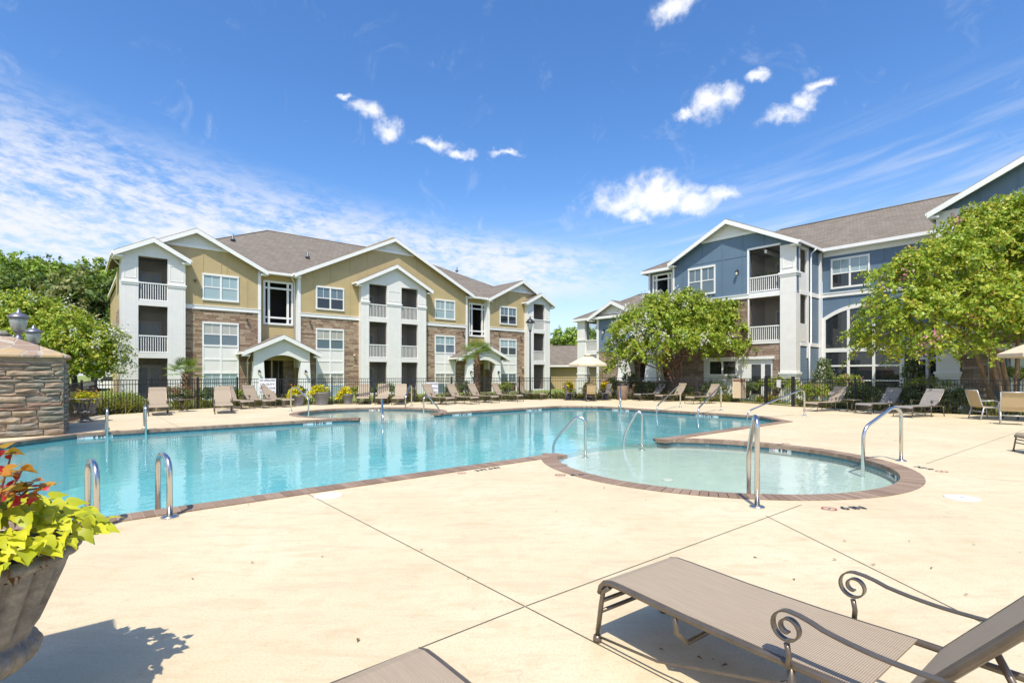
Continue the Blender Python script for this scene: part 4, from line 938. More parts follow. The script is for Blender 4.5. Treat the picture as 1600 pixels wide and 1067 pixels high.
    t = MB(); t.box(-14.95, -14.75, -.05, .2, zb, 5.95); t.box(-16.95, -14.8, -.05, .2, 3.12, 3.32); t.box(-16.2, -14.85, -.04, .2, zb + .9, zb + 1.05); t.box(-17.1, -8, -.1, .05, 5.86, 6.0); part(t, 'white_trim', 'white', r)
    c = MB(); c.box(-16.95, -16.15, -.1, .45, zb, 5.9); c.box(-17.0, -16.1, -.15, .5, 4.25, 4.4); c.box(-17.02, -16.08, -.17, .52, zb, 1.2); c.box(-17.0, -16.1, -.14, .49, 1.5, 1.62); part(c, 'corner_column', 'white_panel', r)
    railing(r, -16.15, -14.85, 3.35, 4.3, .05)
    for (z0, z1) in ((.5, 3.1), (3.35, 5.8)):
        s = MB(); s.add([(-16.15, .15, z0), (-14.85, .15, z0), (-14.85, .15, z1), (-16.15, .15, z1)], [(0, 1, 2, 3)]); part(s, 'insect_screen', 'screen', r)
        b = MB(); b.box(-14.9, -14.7, .25, 2.3, z0 - .2, z1 + .2); b.box(-16.2, -14.9, .25, 2.3, z1 + .1, z1 + .2); part(b, 'balcony_side_wall', 'blue_lap', r)
    window(r, -13.4, -12.2, 4.0, 5.5, -.012); wall_lamp(r, -14.2, -.02, 4.9)
    hip_roof(r, -17.25, -6.0, -.25, 7.2, 6.05, 8.0, gx=(-17.3, -8.3)); gable_roof(r, -15.55, -10.85, 6.05, -13.2, 7.2, -.42, 3.5)
    for x in (-11.45, -9.1):
        c = MB(); c.add([(x - .5, -1.3, 1.15), (x + .5, -1.3, 1.15), (x + .5, -.4, 1.15), (x - .5, -.4, 1.15), (x - .33, -1.2, 2.9), (x + .33, -1.2, 2.9), (x + .33, -.5, 2.9), (x - .33, -.5, 2.9)], [(4, 5, 6, 7), (0, 1, 5, 4), (1, 2, 6, 5), (2, 3, 7, 6), (3, 0, 4, 7)]); c.box(x - .6, x + .6, -1.4, -.3, 1.03, 1.148); part(c, 'porch_column', 'white', r)
        b = MB(); b.box(x - .52, x + .52, -1.32, -.38, zb, 1.03); part(b, 'column_base', 'stone_r', r)
    c = MB(); c.box(-12.1, -8.4, -1.4, .0, 2.9, 3.2); part(c, 'porch_roof', 'white', r)
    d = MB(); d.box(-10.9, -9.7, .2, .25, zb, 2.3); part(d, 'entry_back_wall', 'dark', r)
right_building(RB)

# low garage building closing the gap between the two
GB = empty('garage_building', (4.5, 57, 0), math.radians(-8), 'low tan garage building with brown hip roof, standing between the two apartment buildings', 'building')
g = MB(); g.box(-9, 9, 0, .3, -.4, 2.5); g.box(-9, -8.7, .3, 8, -.4, 2.5); g.box(8.7, 9, .3, 8, -.4, 2.5); g.box(-8.7, 8.7, 7.7, 8, -.4, 2.5); part(g, 'wall', 'tan_lap', GB)
hip_roof(GB, -9.5, 9.5, -.5, 8.5, 2.55, 4.9)

# ------------------------------------------------------------------ black iron pool fence, one thing per straight run
ZF = 1.33
def fence_run(p, q, label, z0=ZF, z1=ZF, post0=True, post1=True, step=2.3, name='iron_fence', cat='fence', group='iron fence runs around the pool'):
    p, q = Vector((*p, 0)), Vector((*q, 0)); d = q - p; L = d.length; d /= L
    r = empty(name, p, math.atan2(d.y, d.x), label, cat, group)
    m = MB(); top = lambda x: z0 + (z1 - z0) * x / L
    for dz in (0, -.17): m.bar((0, 0, top(0) + dz - .015), (L, 0, top(L) + dz - .015), .028, .03)
    m.bar((0, 0, .12), (L, 0, .12), .028, .03)
    n = int(L / .105)
    for i in range(1, n):
        x = L * i / n; m.box(x - .008, x + .008, -.008, .008, .05, top(x) - .03)
    part(m, 'picket_panel', 'iron', r)
    k = max(1, round(L / step))
    for i in range(k + 1):
        if (i == 0 and not post0) or (i == k and not post1): continue
        x = L * i / k; w = .03
        b = MB(); b.box(x - w, x + w, -w, w, -.02, top(x) + .06); b.add([(x - w - .008, -w - .008, top(x) + .06), (x + w + .008, -w - .008, top(x) + .06), (x + w + .008, w + .008, top(x) + .06), (x - w - .008, w + .008, top(x) + .06), (x, 0, top(x) + .1)], [(0, 1, 4), (1, 2, 4), (2, 3, 4), (3, 0, 4), (3, 2, 1, 0)]); part(b, 'post', 'iron', r)
    return r
fp = [tuple(p) for p in fence_pts]
fence_run(fp[0], fp[1], 'short sloping black iron fence behind the stone wall and urn', 1.22, ZF, True, False)
fence_run(fp[1], fp[2], 'black iron fence run behind the two upright loungers at the left')
fence_run(fp[2], fp[3], 'longest black iron fence run, in front of the tan building', ZF, ZF, False)
fence_run(fp[3], fp[4], 'short black iron fence run behind the umbrella table', ZF, ZF, False)
fence_run(fp[4], fp[5], 'black iron fence run in front of the white flowering tree', ZF, ZF, False)
fence_run(fp[5], fp[6], 'short black iron fence run between the notice board and the gate', ZF, ZF, False, False, 3)
fence_run(fp[7], fp[8], 'black iron fence run behind the three loungers at the right', ZF, ZF, False)
fence_run(fp[8], fp[9], 'black iron fence run behind the chairs at the far right', ZF, ZF, False)
def gate(p, q):
    p, q = Vector((*p, 0)), Vector((*q, 0)); d = q - p; L = d.length; d /= L
    r = empty('iron_gate', p, math.atan2(d.y, d.x), 'black iron gate with two thick posts and a small white notice', 'gate')
    m = MB()
    for z in (ZF - .03, ZF - .2, .1): m.box(.06, L - .06, -.014, .014, z, z + .035)
    for x in (.06, L - .09): m.box(x, x + .035, -.016, .016, .1, ZF)
    n = int(L / .11)
    for i in range(1, n): m.box(L * i / n - .008, L * i / n + .008, -.008, .008, .13, ZF - .03)
    part(m, 'gate_leaf', 'iron', r)
    for x in (0, L):
        b = MB(); b.box(x - .055, x + .055, -.055, .055, -.02, ZF + .08); b.box(x - .065, x + .065, -.065, .065, ZF + .08, ZF + .11); part(b, 'gate_post', 'iron', r)
    b = MB(); b.box(L * .62, L * .62 + .05, -.05, .03, .85, 1.05); part(b, 'latch', 'iron', r)
    b = MB(); b.box(L * .5 - .13, L * .5 + .13, -.03, -.02, ZF - .42, ZF - .06); part(b, 'notice', 'sign', r)
gate(fp[6], fp[7])

# signs hung on the fence
def sign(name, u, Z, ztop, w, h, lines, label, ang, board='sign', inks=None, sizes=None):
    x = (u - 800) / F * Z; r = empty(name, (x, Z, ztop - h), ang, label, 'sign')
    part(MB().box(-w / 2, w / 2, -.012, 0, 0, h), 'panel', board, r)
    n = len(lines)
    for i, t in enumerate(lines):
        s = sizes[i] if sizes else h / n * .72
        tx = text_mb(t, s, 'CENTER', s * .02)
        wd = max(p[0] for p in tx.v) - min(p[0] for p in tx.v); k = min(1, w * .92 / wd)
        zc = h - (i + .5) * h / n
        tx.v = [(a * k, -.016, zc + b) for a, b, c in tx.v]
        o = part(tx, 'lettering', (inks[i] if inks else 'ink'), r)
    return r
fang = math.atan2(fp[3][1] - fp[2][1], fp[3][0] - fp[2][0])
def on_run(i, u, off):
    p, q = Vector(fp[i]), Vector(fp[i + 1]); d = q - p; k = (u - 800) / F
    t = (k * p.y - p.x) / (d.x - k * d.y); return p.y + d.y * t - off
sign('warning_sign', 418, on_run(2, 418, .12), 1.335, .74, .76, ['NO LIFEGUARD', 'ON DUTY', 'SWIM AT YOUR', 'OWN RISK'], 'white sign with black words NO LIFEGUARD ON DUTY hung on the fence', fang)
sign('warning_sign', 675, on_run(2, 675, .12), 1.10, .70, .68, ['SHALLOW WATER', 'NO DIVING', 'ALLOWED'], 'white no diving sign half hidden behind a reclined lounger back', fang, inks=['ink', 'ink_blue', 'ink_blue'])
bz = on_run(4, 1155, .18)
r = sign('notice_board', 1155, bz, 1.30, .66, 1.05, ['POOL RULES'] + [''] * 0, 'tall beige notice board with dark brown header hung on the fence', math.atan2(fp[5][1] - fp[4][1], fp[5][0] - fp[4][0]), 'board', ['board_text'], [.001])
for c in [c for c in COL.objects if c.parent == r and c.name.startswith('lettering')]: bpy.data.objects.remove(c)
part(MB().box(-.30, .30, -.022, -.0125, .90, 1.02), 'header', 'board_head', r)
tx = text_mb('POOL RULES', .085); tx.v = [(a, -.026, .96 + b) for a, b, c in tx.v]; part(tx, 'lettering', 'board_text', r)
tl = MB()
for i in range(9): tl.box(-.25, .25 - (.13 if i % 3 == 2 else .03 * (i % 2)), -.014, -.0125, .78 - i * .085, .80 - i * .085)
part(tl, 'text_lines', 'board_text', r)

# ------------------------------------------------------------------ steel handrails
def rail(pts, label, r=.029, flanges=(0,), rounds=.14, cat='handrail', group=None):
    P = [Vector(p) for p in pts]; out = [P[0]]
    for i in range(1, len(P) - 1):
        a, b, c = P[i - 1], P[i], P[i + 1]; l = min(rounds if i else .1, (a - b).length * .45, (c - b).length * .45)
        s, e_ = b + (a - b).normalized() * l, b + (c - b).normalized() * l
        for k in range(9): t = k / 8; out.append(s * (1 - t) ** 2 + b * 2 * t * (1 - t) + e_ * t * t)
    out.append(P[-1]); o = P[0].copy(); o.z = 0
    root = empty('handrail', o, 0, label, cat, group); part(MB().tube([p - o for p in out], r, 12), 'tube', 'steel', root)
    for f in flanges: part(MB().lathe([(r * 2.9, 0), (r * 2.9, .012), (r * 2.2, .022), (r * 1.2, .026)], 16, P[f] - o), 'flange', 'steel', root)
    return root
def ladder_rail(base, dirv, label, h=.62, out=.42):
    b = Vector(base); d = Vector((*dirv, 0)).normalized()
    return rail([b, b + Vector((0, 0, h)), b + d * out + Vector((0, 0, h + .02)), b + d * (out + .02) + Vector((0, 0, -.9))], label, rounds=.26, group='pool ladder rails')
dn = (-.75, .66)
ladder_rail(gp(151, 827), dn, 'near ladder rail closest to the flowering urn', .64); ladder_rail(gp(265, 808), dn, 'near ladder rail on the right, clear of the flowering urn', .64)
ladder_rail(ab(.62, PB1 + .36), (SA, -CA), 'far ladder rail nearer the stone wall'); ladder_rail(ab(1.45, PB1 + .36), (SA, -CA), 'far ladder rail to the right of its pair beyond the water', .66)
V = Vector
def U(p, z): q = Vector(p); q.z = z; return q
a, b = gp(454.5, 642.5), gp(482, 649, -.12); rail([a, U(a, .95), U(a + (b - a) * .35, .99), U(b, .55), U(b, -.26)], 'bent steel handrail at the left end of the far round alcove')
a, b = gp(662, 653.5, -.20), gp(687, 655, -.3); rail([U(a, -.20), U(a, .62), U(a + (b - a) * .25, .68), U(b, .1), U(b, -1.2)], 'bent steel handrail standing in the alcove water at its right side', rounds=.22)
a = V((-4.60, 18.1, 0)); b = V((-4.26, 16.9, 0)); rail([U(a, -.20), U(a, .62), U(a + (b - a) * .3, .68), U(b, .15), U(b, -1.2)], 'steel handrail seen edge-on at the middle of the alcove opening', rounds=.22)
a, b = gp(643, 634), gp(633.6, 640, -.1); rail([a, U(a, .98), U(a + (b - a) * .3, 1.0), U(b, .5), U(b, -.26)], 'steel handrail at the back of the far round alcove')
a, b = V((5.12, 24.35, 0)), V((4.88, 23.0, 0)); rail([a, U(a, .95), U(a + (b - a) * .3, .99), U(b, .4), U(b, -.8)], 'upright steel handrail on the far edge left of the wooden bin')
for (pa, pb, l) in (((1063, 636), (1025.7, 647.7), 'long sloping steel handrail in front of the pair of loungers'), ((1126.7, 641), (1090, 653), 'long sloping steel handrail left of the notice board'), ((1257, 649.4), (1166.5, 659), 'longest sloping steel handrail, in front of the gate')):
    a, b = gp(*pa), gp(*pb, -.11); k = .07
    rail([a, U(a, 1.0 if pa[0] < 1200 else .92), U(a + (b - a) * k, 1.03 if pa[0] < 1200 else .96), U(b + (a - b) * .02, .24 if pa[0] < 1200 else .26), U(b, -.9)], l, rounds=.2, group='long handrails over the entry steps')
a, b = gp(914.5, 715, -.20), V((.885, 11.0, 0)); a = U(a, -.20); rail([a, U(a, .60), U(a + (b - a) * .25, .66), U(b, .12), U(b, -1.2)], 'bent steel handrail at the left end of the wading pool mouth', rounds=.22)
a, b = gp(1003, 703, -.20), V((2.62, 12.0, 0)); a = U(a, -.20); rail([a, U(a, .64), U(a + (b - a) * .25, .69), U(b, .12), U(b, -1.2)], 'bent steel handrail at the middle of the wading pool mouth', rounds=.22)
a, b = gp(1183, 792), V((3.06, 6.62, -.1)); rail([a, U(a, 1.0), U(a + (b - a) * .25, 1.06), U(b, .55), U(b, -.26)], 'tall steel handrail nearest the camera at the front of the wading pool', rounds=.16)
a, b = gp(1408, 720), gp(1348, 736.5, -.11); rail([a, U(a, .90), U(a + (b - a) * .22, .97), U(b + (a - b) * .02, .62), U(b, -.26)], 'bent steel handrail over the right edge of the wading pool', rounds=.18)

# skimmer covers and drain
for (u, v, rad, l) in ((513, 774.5, .17, 'round white skimmer cover on the deck by the near pool edge'), (1503, 778, .18, 'round white skimmer cover on the deck right of the wading pool')):
    r = empty('skimmer_cover', gp(u, v), 0, l, 'cover'); part(MB().lathe([(rad, 0), (rad, .006), (rad * .93, .012), (.0, .014)], 32), 'lid', 'cover', r)
    part(MB().box(-.03, .03, -.006, .006, .0135, .0165), 'finger_slot', 'ink', r)
r = empty('floor_drain', (2.56, 8.42, -.20), 0, 'white round drain cover under the wading pool water', 'drain'); part(MB().lathe([(.10, 0), (.10, .02), (.06, .035), (0, .036)], 20), 'grate', 'cover', r)

# ------------------------------------------------------------------ sling loungers
def make_lounger(theta=52., arms=True, name='lounger', fabric='sling', label='', seat_z=.365, group=None):
    r = empty(name, (0, 0, 0), 0, label, 'lounger', group); th = math.radians(theta); HX = 1.36; W2 = .31
    sx = lambda k: seat_z + k
    prof = [(-.045, sx(-.075)), (-.035, sx(-.035)), (-.01, sx(-.008)), (.04, sx(.004)), (.12, sx(.004)), (.5, sx(-.008)), (.9, sx(-.010)), (HX - .08, sx(0))]
    part(MB().ribbon([(x, z + .012) for x, z in prof], -W2 + .012, W2 - .012, .008), 'seat_sling', fabric, r)
    f = MB()
    for s in (-1, 1): f.tube([(x, s * W2, z) for x, z in prof] + [(HX + .3, s * W2, sx(0)), (HX + .42, s * W2, sx(-.03))], .017, 8)
    f.tube([(-.04, -W2, sx(-.06)), (-.04, W2, sx(-.06))], .012, 6); f.tube([(HX + .4, -W2, sx(-.02)), (HX + .4, W2, sx(-.02))], .014, 6)
    part(f, 'seat_frame', 'bronze', r)
    for s in (-1, 1):
        l = MB(); l.tube([(.03, s * W2, sx(-.02)), (-.02, s * W2, sx(-.06)), (-.035, s * W2, sx(-.14)), (-.065, s * W2, .03)], .014, 8); l.lathe([(.024, 0), (.026, .02), (.02, .04)], 10, (-.065, s * W2, 0)); part(l, 'leg', 'bronze', r)
        l = MB(); l.tube([(1.02, s * W2, sx(-.01)), (1.02, s * W2, .2), (1.04, s * W2, .0)], .016, 8); part(l, 'leg', 'bronze', r)
        l = MB(); l.tube([(HX + .36, s * W2, sx(-.02)), (HX + .44, s * W2, .0)], .016, 8); part(l, 'leg', 'bronze', r)
        l = MB(); l.tube([(-.06, s * W2, .035), (.35, s * W2 * .98, .07), (.95, s * W2, .25), (1.02, s * W2, .29)], .007, 6); part(l, 'tie_rod', 'bronze', r)
    c = MB(); c.tube([(-.03, -W2, sx(-.115)), (-.03, W2, sx(-.115))], .012, 6); c.tube([(-.04, -W2, sx(-.18)), (-.04, W2, sx(-.18))], .012, 6); part(c, 'cross_bar', 'bronze', r)
    c = MB(); q = [(.46, -W2, sx(-.01)), (.47, -W2, sx(-.10)), (.50, -W2 + .05, sx(-.15)), (.50, W2 - .05, sx(-.15)), (.47, W2, sx(-.10)), (.46, W2, sx(-.01))]; c.tube(q, .013, 8); part(c, 'stretcher', 'bronze', r)
    # backrest, hinged
    ct, st = math.cos(th), math.sin(th); BL = .78; bx = HX + .02
    bp = [(bx + ct * k - (.03 if k > .7 else 0), sx(.005) + st * k) for k in (0., .2, .4, .6, .72, BL)]
    part(MB().ribbon([(x - st * .012, z + ct * .012) for x, z in bp], -W2 + .03, W2 - .03, .01), 'backrest_sling', fabric, r)
    f = MB()
    for s in (-1, 1): f.tube([(x, s * (W2 - .02), z) for x, z in bp], .02, 8)
    f.tube([(bp[-1][0], -W2 + .02, bp[-1][1]), (bp[-1][0], W2 - .02, bp[-1][1])], .016, 8); f.tube([(bx, -W2, sx(.0)), (bx, W2, sx(.0))], .014, 8)
    part(f, 'backrest_frame', 'bronze', r)
    hx, hz = bx + ct * .38, sx(0) + st * .38
    for s in (-1, 1): part(MB().tube([(hx, s * .2, hz - .02), (min(HX + .4, hx + .22), s * .2, sx(-.02))], .012, 6), 'prop', 'bronze', r)
    if arms:
        for s in (-1, 1):
            m = MB(); y = s * (W2 + .028); cx, cz = 1.02, sx(.155); pts = []
            for k in range(36):
                t = k / 35; ang = math.radians(640 - 550 * t); rad = .020 + .048 * t
                pts.append((cx + rad * math.cos(ang), cz + rad * math.sin(ang)))
            top = pts[-1]
            ex = bx + ct * .27
            for k in range(1, 13):
                t = k / 12; x = top[0] + (ex - top[0]) * t; pts.append((x, top[1] + (sx(.175) - top[1]) * t - .022 * math.sin(math.pi * t) + .008 * math.sin(math.pi * min(1, t * 4)) * (1 - t)))
            m.ribbon(pts, y - .016, y + .016, .007)
            m.tube([(cx - .005, y, cz - .066), (cx + .004, y, sx(.04)), (cx + .0, y, sx(-.01))], .012, 8); part(m, 'scroll_arm', 'bronze', r)
    return r
def place(o, p, ang): o.location = (p[0], p[1], 0); o.rotation_euler = (0, 0, ang)
# the big one in the foreground
near = make_lounger(51, True, 'lounger', 'sling', 'tan sling lounger with scroll arms, large in the right foreground')
c0 = Vector((.53, 2.94)); c1 = Vector((1.01, 3.30)); hd = math.atan2(-.80, .60)
place(near, (c0 + c1) / 2 + Vector((.012, -.016)), hd)
nl2 = make_lounger(8, False, 'lounger', 'sling', 'flat tan sling lounger, only its corner at the bottom edge', group=None)
ax = Vector((.665, -.747)); place(nl2, Vector((-.41, 2.21)) + Vector((-.747, -.665)) * .30 + ax * .02, math.atan2(ax.y, ax.x))
# far ones share one mesh set
proto = make_lounger(56, True, 'lounger', 'sling', 'x'); km = kid_map(proto); first = [True]
def lounger(p, ang, label, group, fabric=None, km_=None, pr=None):
    if first[0] and pr is None: o = proto; first[0] = False
    else: o = copy_tree(pr or proto, km_ or km)
    o['label'] = label; o['group'] = group; place(o, p, ang); return o
G1, G2, G3, G4, G5 = 'two upright loungers at the left', 'loungers beside the lifeguard sign', 'three loungers facing the alcove', 'loungers in a row before the long fence', 'loungers under the trees at the right'
bA = math.pi / 2 + AL
lounger(gp(248, 649.5), bA - .08, 'upright tan lounger left of the small round table', G1)
lounger(gp(350, 646.5), bA - .16, 'upright tan lounger right of the small round table', G1)
for (u, v, l) in ((386, 639, 'leftmost of three small loungers left of the pots, partly hidden'), (420, 637.5, 'middle one of three small loungers left of the pots, below the sign'), (450, 636, 'lounger just left of the yellow flowering pots')): lounger(gp(u, v), math.radians(146), l, G2)
for (u, v, l) in ((567, 632, 'lounger facing the alcove, nearest the grey pots'), (596, 632, 'middle lounger of the three facing the alcove'), (622, 632.5, 'lounger facing the alcove, nearest the alcove handrail')): lounger(gp(u, v), math.radians(104 - (u - 567) * .12), l, G3)
for (u, v, l) in ((703, 632.5, 'reclined lounger in front of the no diving sign'), (741, 631.5, 'second reclined lounger right of the no diving sign'), (773, 629.5, 'middle reclined lounger of the five, before the tall palm'), (812, 627.5, 'fourth reclined lounger, right of the tall palm'), (848, 624.5, 'reclined lounger at the right end of the row of five')): lounger(gp(u, v), math.radians(140 if u < 800 else 146), l, G4)
proto_g = make_lounger(50, True, 'lounger', 'sling_grey', 'x', .39); kg = kid_map(proto_g)
gfirst = [True]
def glounger(p, ang, label, group):
    o = proto_g if gfirst[0] else copy_tree(proto_g, kg); gfirst[0] = False
    o['label'] = label; o['group'] = group; place(o, p, ang)
glounger(gp(996, 626), math.radians(24), 'shaded grey lounger right of the wooden bin', G5)
lounger(gp(1030, 627.5), math.radians(26), 'tan lounger under the white flowering tree, beside the shaded grey one', G5)
lounger(gp(1078, 631), math.radians(24), 'tan lounger left of the notice board', G5)
lounger(gp(1268, 642.5), math.radians(22), 'tan lounger between the gate and the small round table', G5)
glounger(gp(1350, 646.5), math.radians(22), 'grey dappled lounger right of the small round table', G5)
glounger(gp(1412, 652), math.radians(22), 'grey dappled lounger farthest right, left of the chairs', G5)
lounger((10.02, 9.95), math.radians(-18), 'lounger cut by the right edge, only its foot end showing', 'lounger at the right edge')

# small round tables
def make_table():
    r = empty('side_table', (0, 0, 0), 0, 'x', 'side table'); part(MB().lathe([(.0, .48), (.33, .48), (.35, .49), (.35, .505), (.33, .512), (0, .512)], 28), 'tabletop', 'bronze', r)
    part(MB().tube([(0, 0, .05), (0, 0, .48)], .03, 8), 'pedestal', 'bronze', r)
    for k in range(3): t = k * 2.094 + .3; part(MB().tube([(0, 0, .12), (math.cos(t) * .14, math.sin(t) * .14, .06), (math.cos(t) * .26, math.sin(t) * .26, .0)], .014, 6), 'leg', 'bronze', r)
    return r
tp = make_table(); kt = kid_map(tp)
for i, (p, l) in enumerate(((gp(286, 643), 'small round metal table between the two upright loungers'), (at(691, 0, 26.9), 'small round table between the first two reclined loungers'), (at(760, 0, 28.6), 'small round table right of the tall palm, between reclined loungers'), (at(800, 0, 30.2), 'small round table between the last two reclined loungers'),
                        (at(1090, 0, 29.6), 'small round table between the two tan loungers by the white flowering tree'), (gp(1331, 643.5), 'small round table between tan and grey loungers at the right'))):
    o = tp if i == 0 else copy_tree(tp, kt); o.location = (p.x, p.y, 0); o['label'] = l; o['group'] = 'small round pool tables'

# dining chairs and tables
def make_chair(fabric, metal, w=.27):
    r = empty('sling_chair', (0, 0, 0), 0, 'x', 'chair')
    part(MB().ribbon([(-.26, .43), (-.20, .455), (0, .43), (.2, .42), (.24, .44)], -w + .02, w - .02, .008), 'seat_sling', fabric, r)
    part(MB().ribbon([(.22, .43), (.27, .55), (.32, .75), (.37, .96), (.40, 1.0)], -w + .02, w - .02, .008), 'backrest_sling', fabric, r)
    f = MB()
    for s in (-1, 1):
        f.tube([(-.26, s * w, .43), (0, s * w, .425), (.22, s * w, .42), (.27, s * w, .55), (.33, s * w, .76), (.40, s * w, 1.0)], .018, 8)
        f.tube([(-.20, s * w, .44), (-.24, s * w, .62), (-.1, s * w, .66), (.29, s * w, .64)], .016, 8)
    f.tube([(.40, -w, 1.0), (.40, w, 1.0)], .018, 8); f.tube([(.2, -w, .28), (.2, w, .28)], .016, 8); f.tube([(-.24, -w, .4), (-.24, w, .4)], .016, 8); part(f, 'frame', metal, r)
    for s in (-1, 1): part(MB().tube([(-.22, s * w, .44), (-.27, s * w, 0)], .018, 8), 'leg', metal, r); part(MB().tube([(.2, s * w, .44), (.30, s * w, 0)], .02, 8), 'leg', metal, r)
    return r
ch = make_chair('sling_grey', 'bronze_dark'); kc = kid_map(ch); T1 = Vector((4.45, 30.0))
for i, (dx_, dy_, ang, l) in enumerate(((-.95, .35, math.pi - .35, 'dark chair on the left side of the umbrella table'), (1.0, .35, .35, 'dark chair on the right side of the umbrella table'))):
    o = ch if i == 0 else copy_tree(ch, kc); o['label'] = l; o['group'] = 'chairs round the umbrella table'; place(o, T1 + Vector((dx_, dy_)), ang)
c3 = make_chair('sling_gold', 'bronze'); tag(c3, 'tan chair with its back to the pool, in front of the umbrella table', 'chair', 'chairs round the umbrella table'); place(c3, T1 + Vector((.02, -.85)), -math.pi / 2)
def round_table(p, label, rad=.58):
    r = empty('dining_table', (p[0], p[1], 0), 0, label, 'table'); part(MB().lathe([(0, .70), (rad - .03, .70), (rad, .705), (rad, .73), (rad - .02, .737), (0, .737)], 36), 'tabletop', 'bronze_dark', r)
    for k in range(4): t = k * math.pi / 2 + .78; c_, s_ = math.cos(t), math.sin(t); part(MB().tube([(c_ * .16, s_ * .16, .70), (c_ * .2, s_ * .2, .36), (c_ * .42, s_ * .42, 0)], .022, 8), 'leg', 'bronze_dark', r)
round_table(T1, 'round dark patio table under the umbrella, among three chairs')
def umbrella(p, zb, zt, rad, label, rot=.2):
    r = empty('patio_umbrella', (p[0], p[1], 0), rot, label, 'umbrella'); n = 8; m = MB(); vs = []; K = 6
    for i in range(n * 4):
        t = 2 * math.pi * i / (n * 4); s = math.cos(math.pi / n) / math.cos((t % (2 * math.pi / n)) - math.pi / n)
        for k in range(K + 1):
            q = k / K; vs.append((math.cos(t) * rad * q * s, math.sin(t) * rad * q * s, zt - (zt - zb) * q ** 1.15 - .05 * math.sin(math.pi * q) * (1 - s) * 6))
    fs = []
    for i in range(n * 4):
        j = (i + 1) % (n * 4)
        for k in range(K): fs.append((i * (K + 1) + k, i * (K + 1) + k + 1, j * (K + 1) + k + 1, j * (K + 1) + k))
    o_ = len(vs); vs += [(x, y, z - .012) for x, y, z in vs]; fs += [tuple(q + o_ for q in f[::-1]) for f in fs]
    for i in range(n * 4):
        j = (i + 1) % (n * 4); e1, e2 = i * (K + 1) + K, j * (K + 1) + K; vs += [(vs[e1][0], vs[e1][1], zb - .12), (vs[e2][0], vs[e2][1], zb - .12)]; fs.append((e1, len(vs) - 2, len(vs) - 1, e2))
    m.add(vs, fs); part(m, 'canopy', 'canvas', r); part(MB().lathe([(.26, zt - .06), (.05, zt + .06), (.0, zt + .07)], 16), 'vent_cap', 'canvas', r)
    part(MB().tube([(0, 0, 0), (0, 0, zt)], .022, 8), 'pole', 'bronze_dark', r); part(MB().lathe([(.24, 0), (.24, .05), (.06, .09), (.04, .2)], 20), 'base', 'bronze_dark', r)
    for k in range(n):
        t = 2 * math.pi * k / n; part(MB().tube([(0, 0, zt - .05), (math.cos(t) * rad * .96, math.sin(t) * rad * .96, zb + .0)], .008, 5), 'rib', 'bronze_dark', r)
umbrella((4.45, 30.02), 2.13, 2.68, 1.17, 'beige umbrella over the table by the far fence'); umbrella((17.5, 16.4), 2.22, 2.85, 1.45, 'beige umbrella cut by the right edge, beneath the pink flowering tree')
c4 = make_chair('sling_gold', 'alu', .31); k4 = kid_map(c4); tag(c4, 'gold sling chair at the right edge with its back to the pool', 'chair', 'gold chairs at the right'); place(c4, (15.45, 15.75), math.radians(-132))
c5 = copy_tree(c4, k4); c5['label'] = 'gold sling chair seen from the side, left of the other one'; place(c5, (16.2, 17.55), math.radians(168))
round_table((17.3, 17.5), 'round table behind the gold chairs at the right edge', .6)

# wooden trash bin
r = empty('trash_bin', (6.66, 30.9, 0), 0, 'round wooden slatted bin with black top by the far fence', 'bin'); part(MB().lathe([(.29, .03), (.31, .05), (.31, .86), (.29, .88)], 28), 'slatted_body', 'slats', r); part(MB().lathe([(.32, .88), (.33, .92), (.25, .99), (.14, 1.02), (.13, .98)], 28), 'lid', 'iron', r)

# ------------------------------------------------------------------ stone wall feature with lanterns
SW = empty('stone_wall', (-11.5, 13.15, 0), AL, 'low thick wall of multicoloured ledge stone with flagstone hipped top', 'stone wall')
sw = MB(); sw.box(-6, 0, 0, 3.1, -.3, 1.96)
rs = random.Random(9)
def stone_block(mb, x0, x1, z0, z1, d, side):
    n = max(2, int((x1 - x0) / .12)); vs = []; fs = []; mm = 3
    for i in range(n + 1):
        for j in range(mm + 1):
            x = x0 + (x1 - x0) * i / n; z = z0 + (z1 - z0) * j / mm; e = (.45 if i in (0, n) or j in (0, mm) else 1) * d + rs.gauss(0, .008)
            x += rs.gauss(0, .006); z += rs.gauss(0, .005)
            vs.append((x, -e, z) if side == 0 else (e, x, z))
    bk = len(vs)
    for i in range(n):
        for j in range(mm): a = i * (mm + 1) + j; q = (a, a + mm + 1, a + mm + 2, a + 1); fs.append(q)
    edge = [i * (mm + 1) for i in range(n + 1)] + [n * (mm + 1) + j for j in range(1, mm + 1)] + [i * (mm + 1) + mm for i in range(n - 1, -1, -1)] + [j for j in range(mm - 1, 0, -1)]
    for k in edge: x, y, z = vs[k]; vs.append((x, .02, z) if side == 0 else (-.02, y, z))
    m_ = len(edge)
    for k in range(m_): fs.append((edge[(k + 1) % m_], edge[k], bk + k, bk + (k + 1) % m_))
    mb.add(vs, fs)
for f in range(2):            # protruding stones give the faces a real ragged relief
    z = 0.0
    while z < 1.9:
        hh = rs.choice((.08, .11, .14, .17)); x = -6. if f == 0 else 0.
        end = 0. if f == 0 else 3.1
        while x < end - .05:
            w_ = min(rs.uniform(.28, .95), end - x); d = rs.uniform(.03, .085)
            if hh + z < 1.95:
                if f == 0: stone_block(sw, x + .013, x + w_ - .013, z + .011, z + hh - .011, d, 0)
                else: stone_block(sw, x + .013, x + w_ - .013, z + .011, z + hh - .011, d, 1)
            x += w_
        z += hh
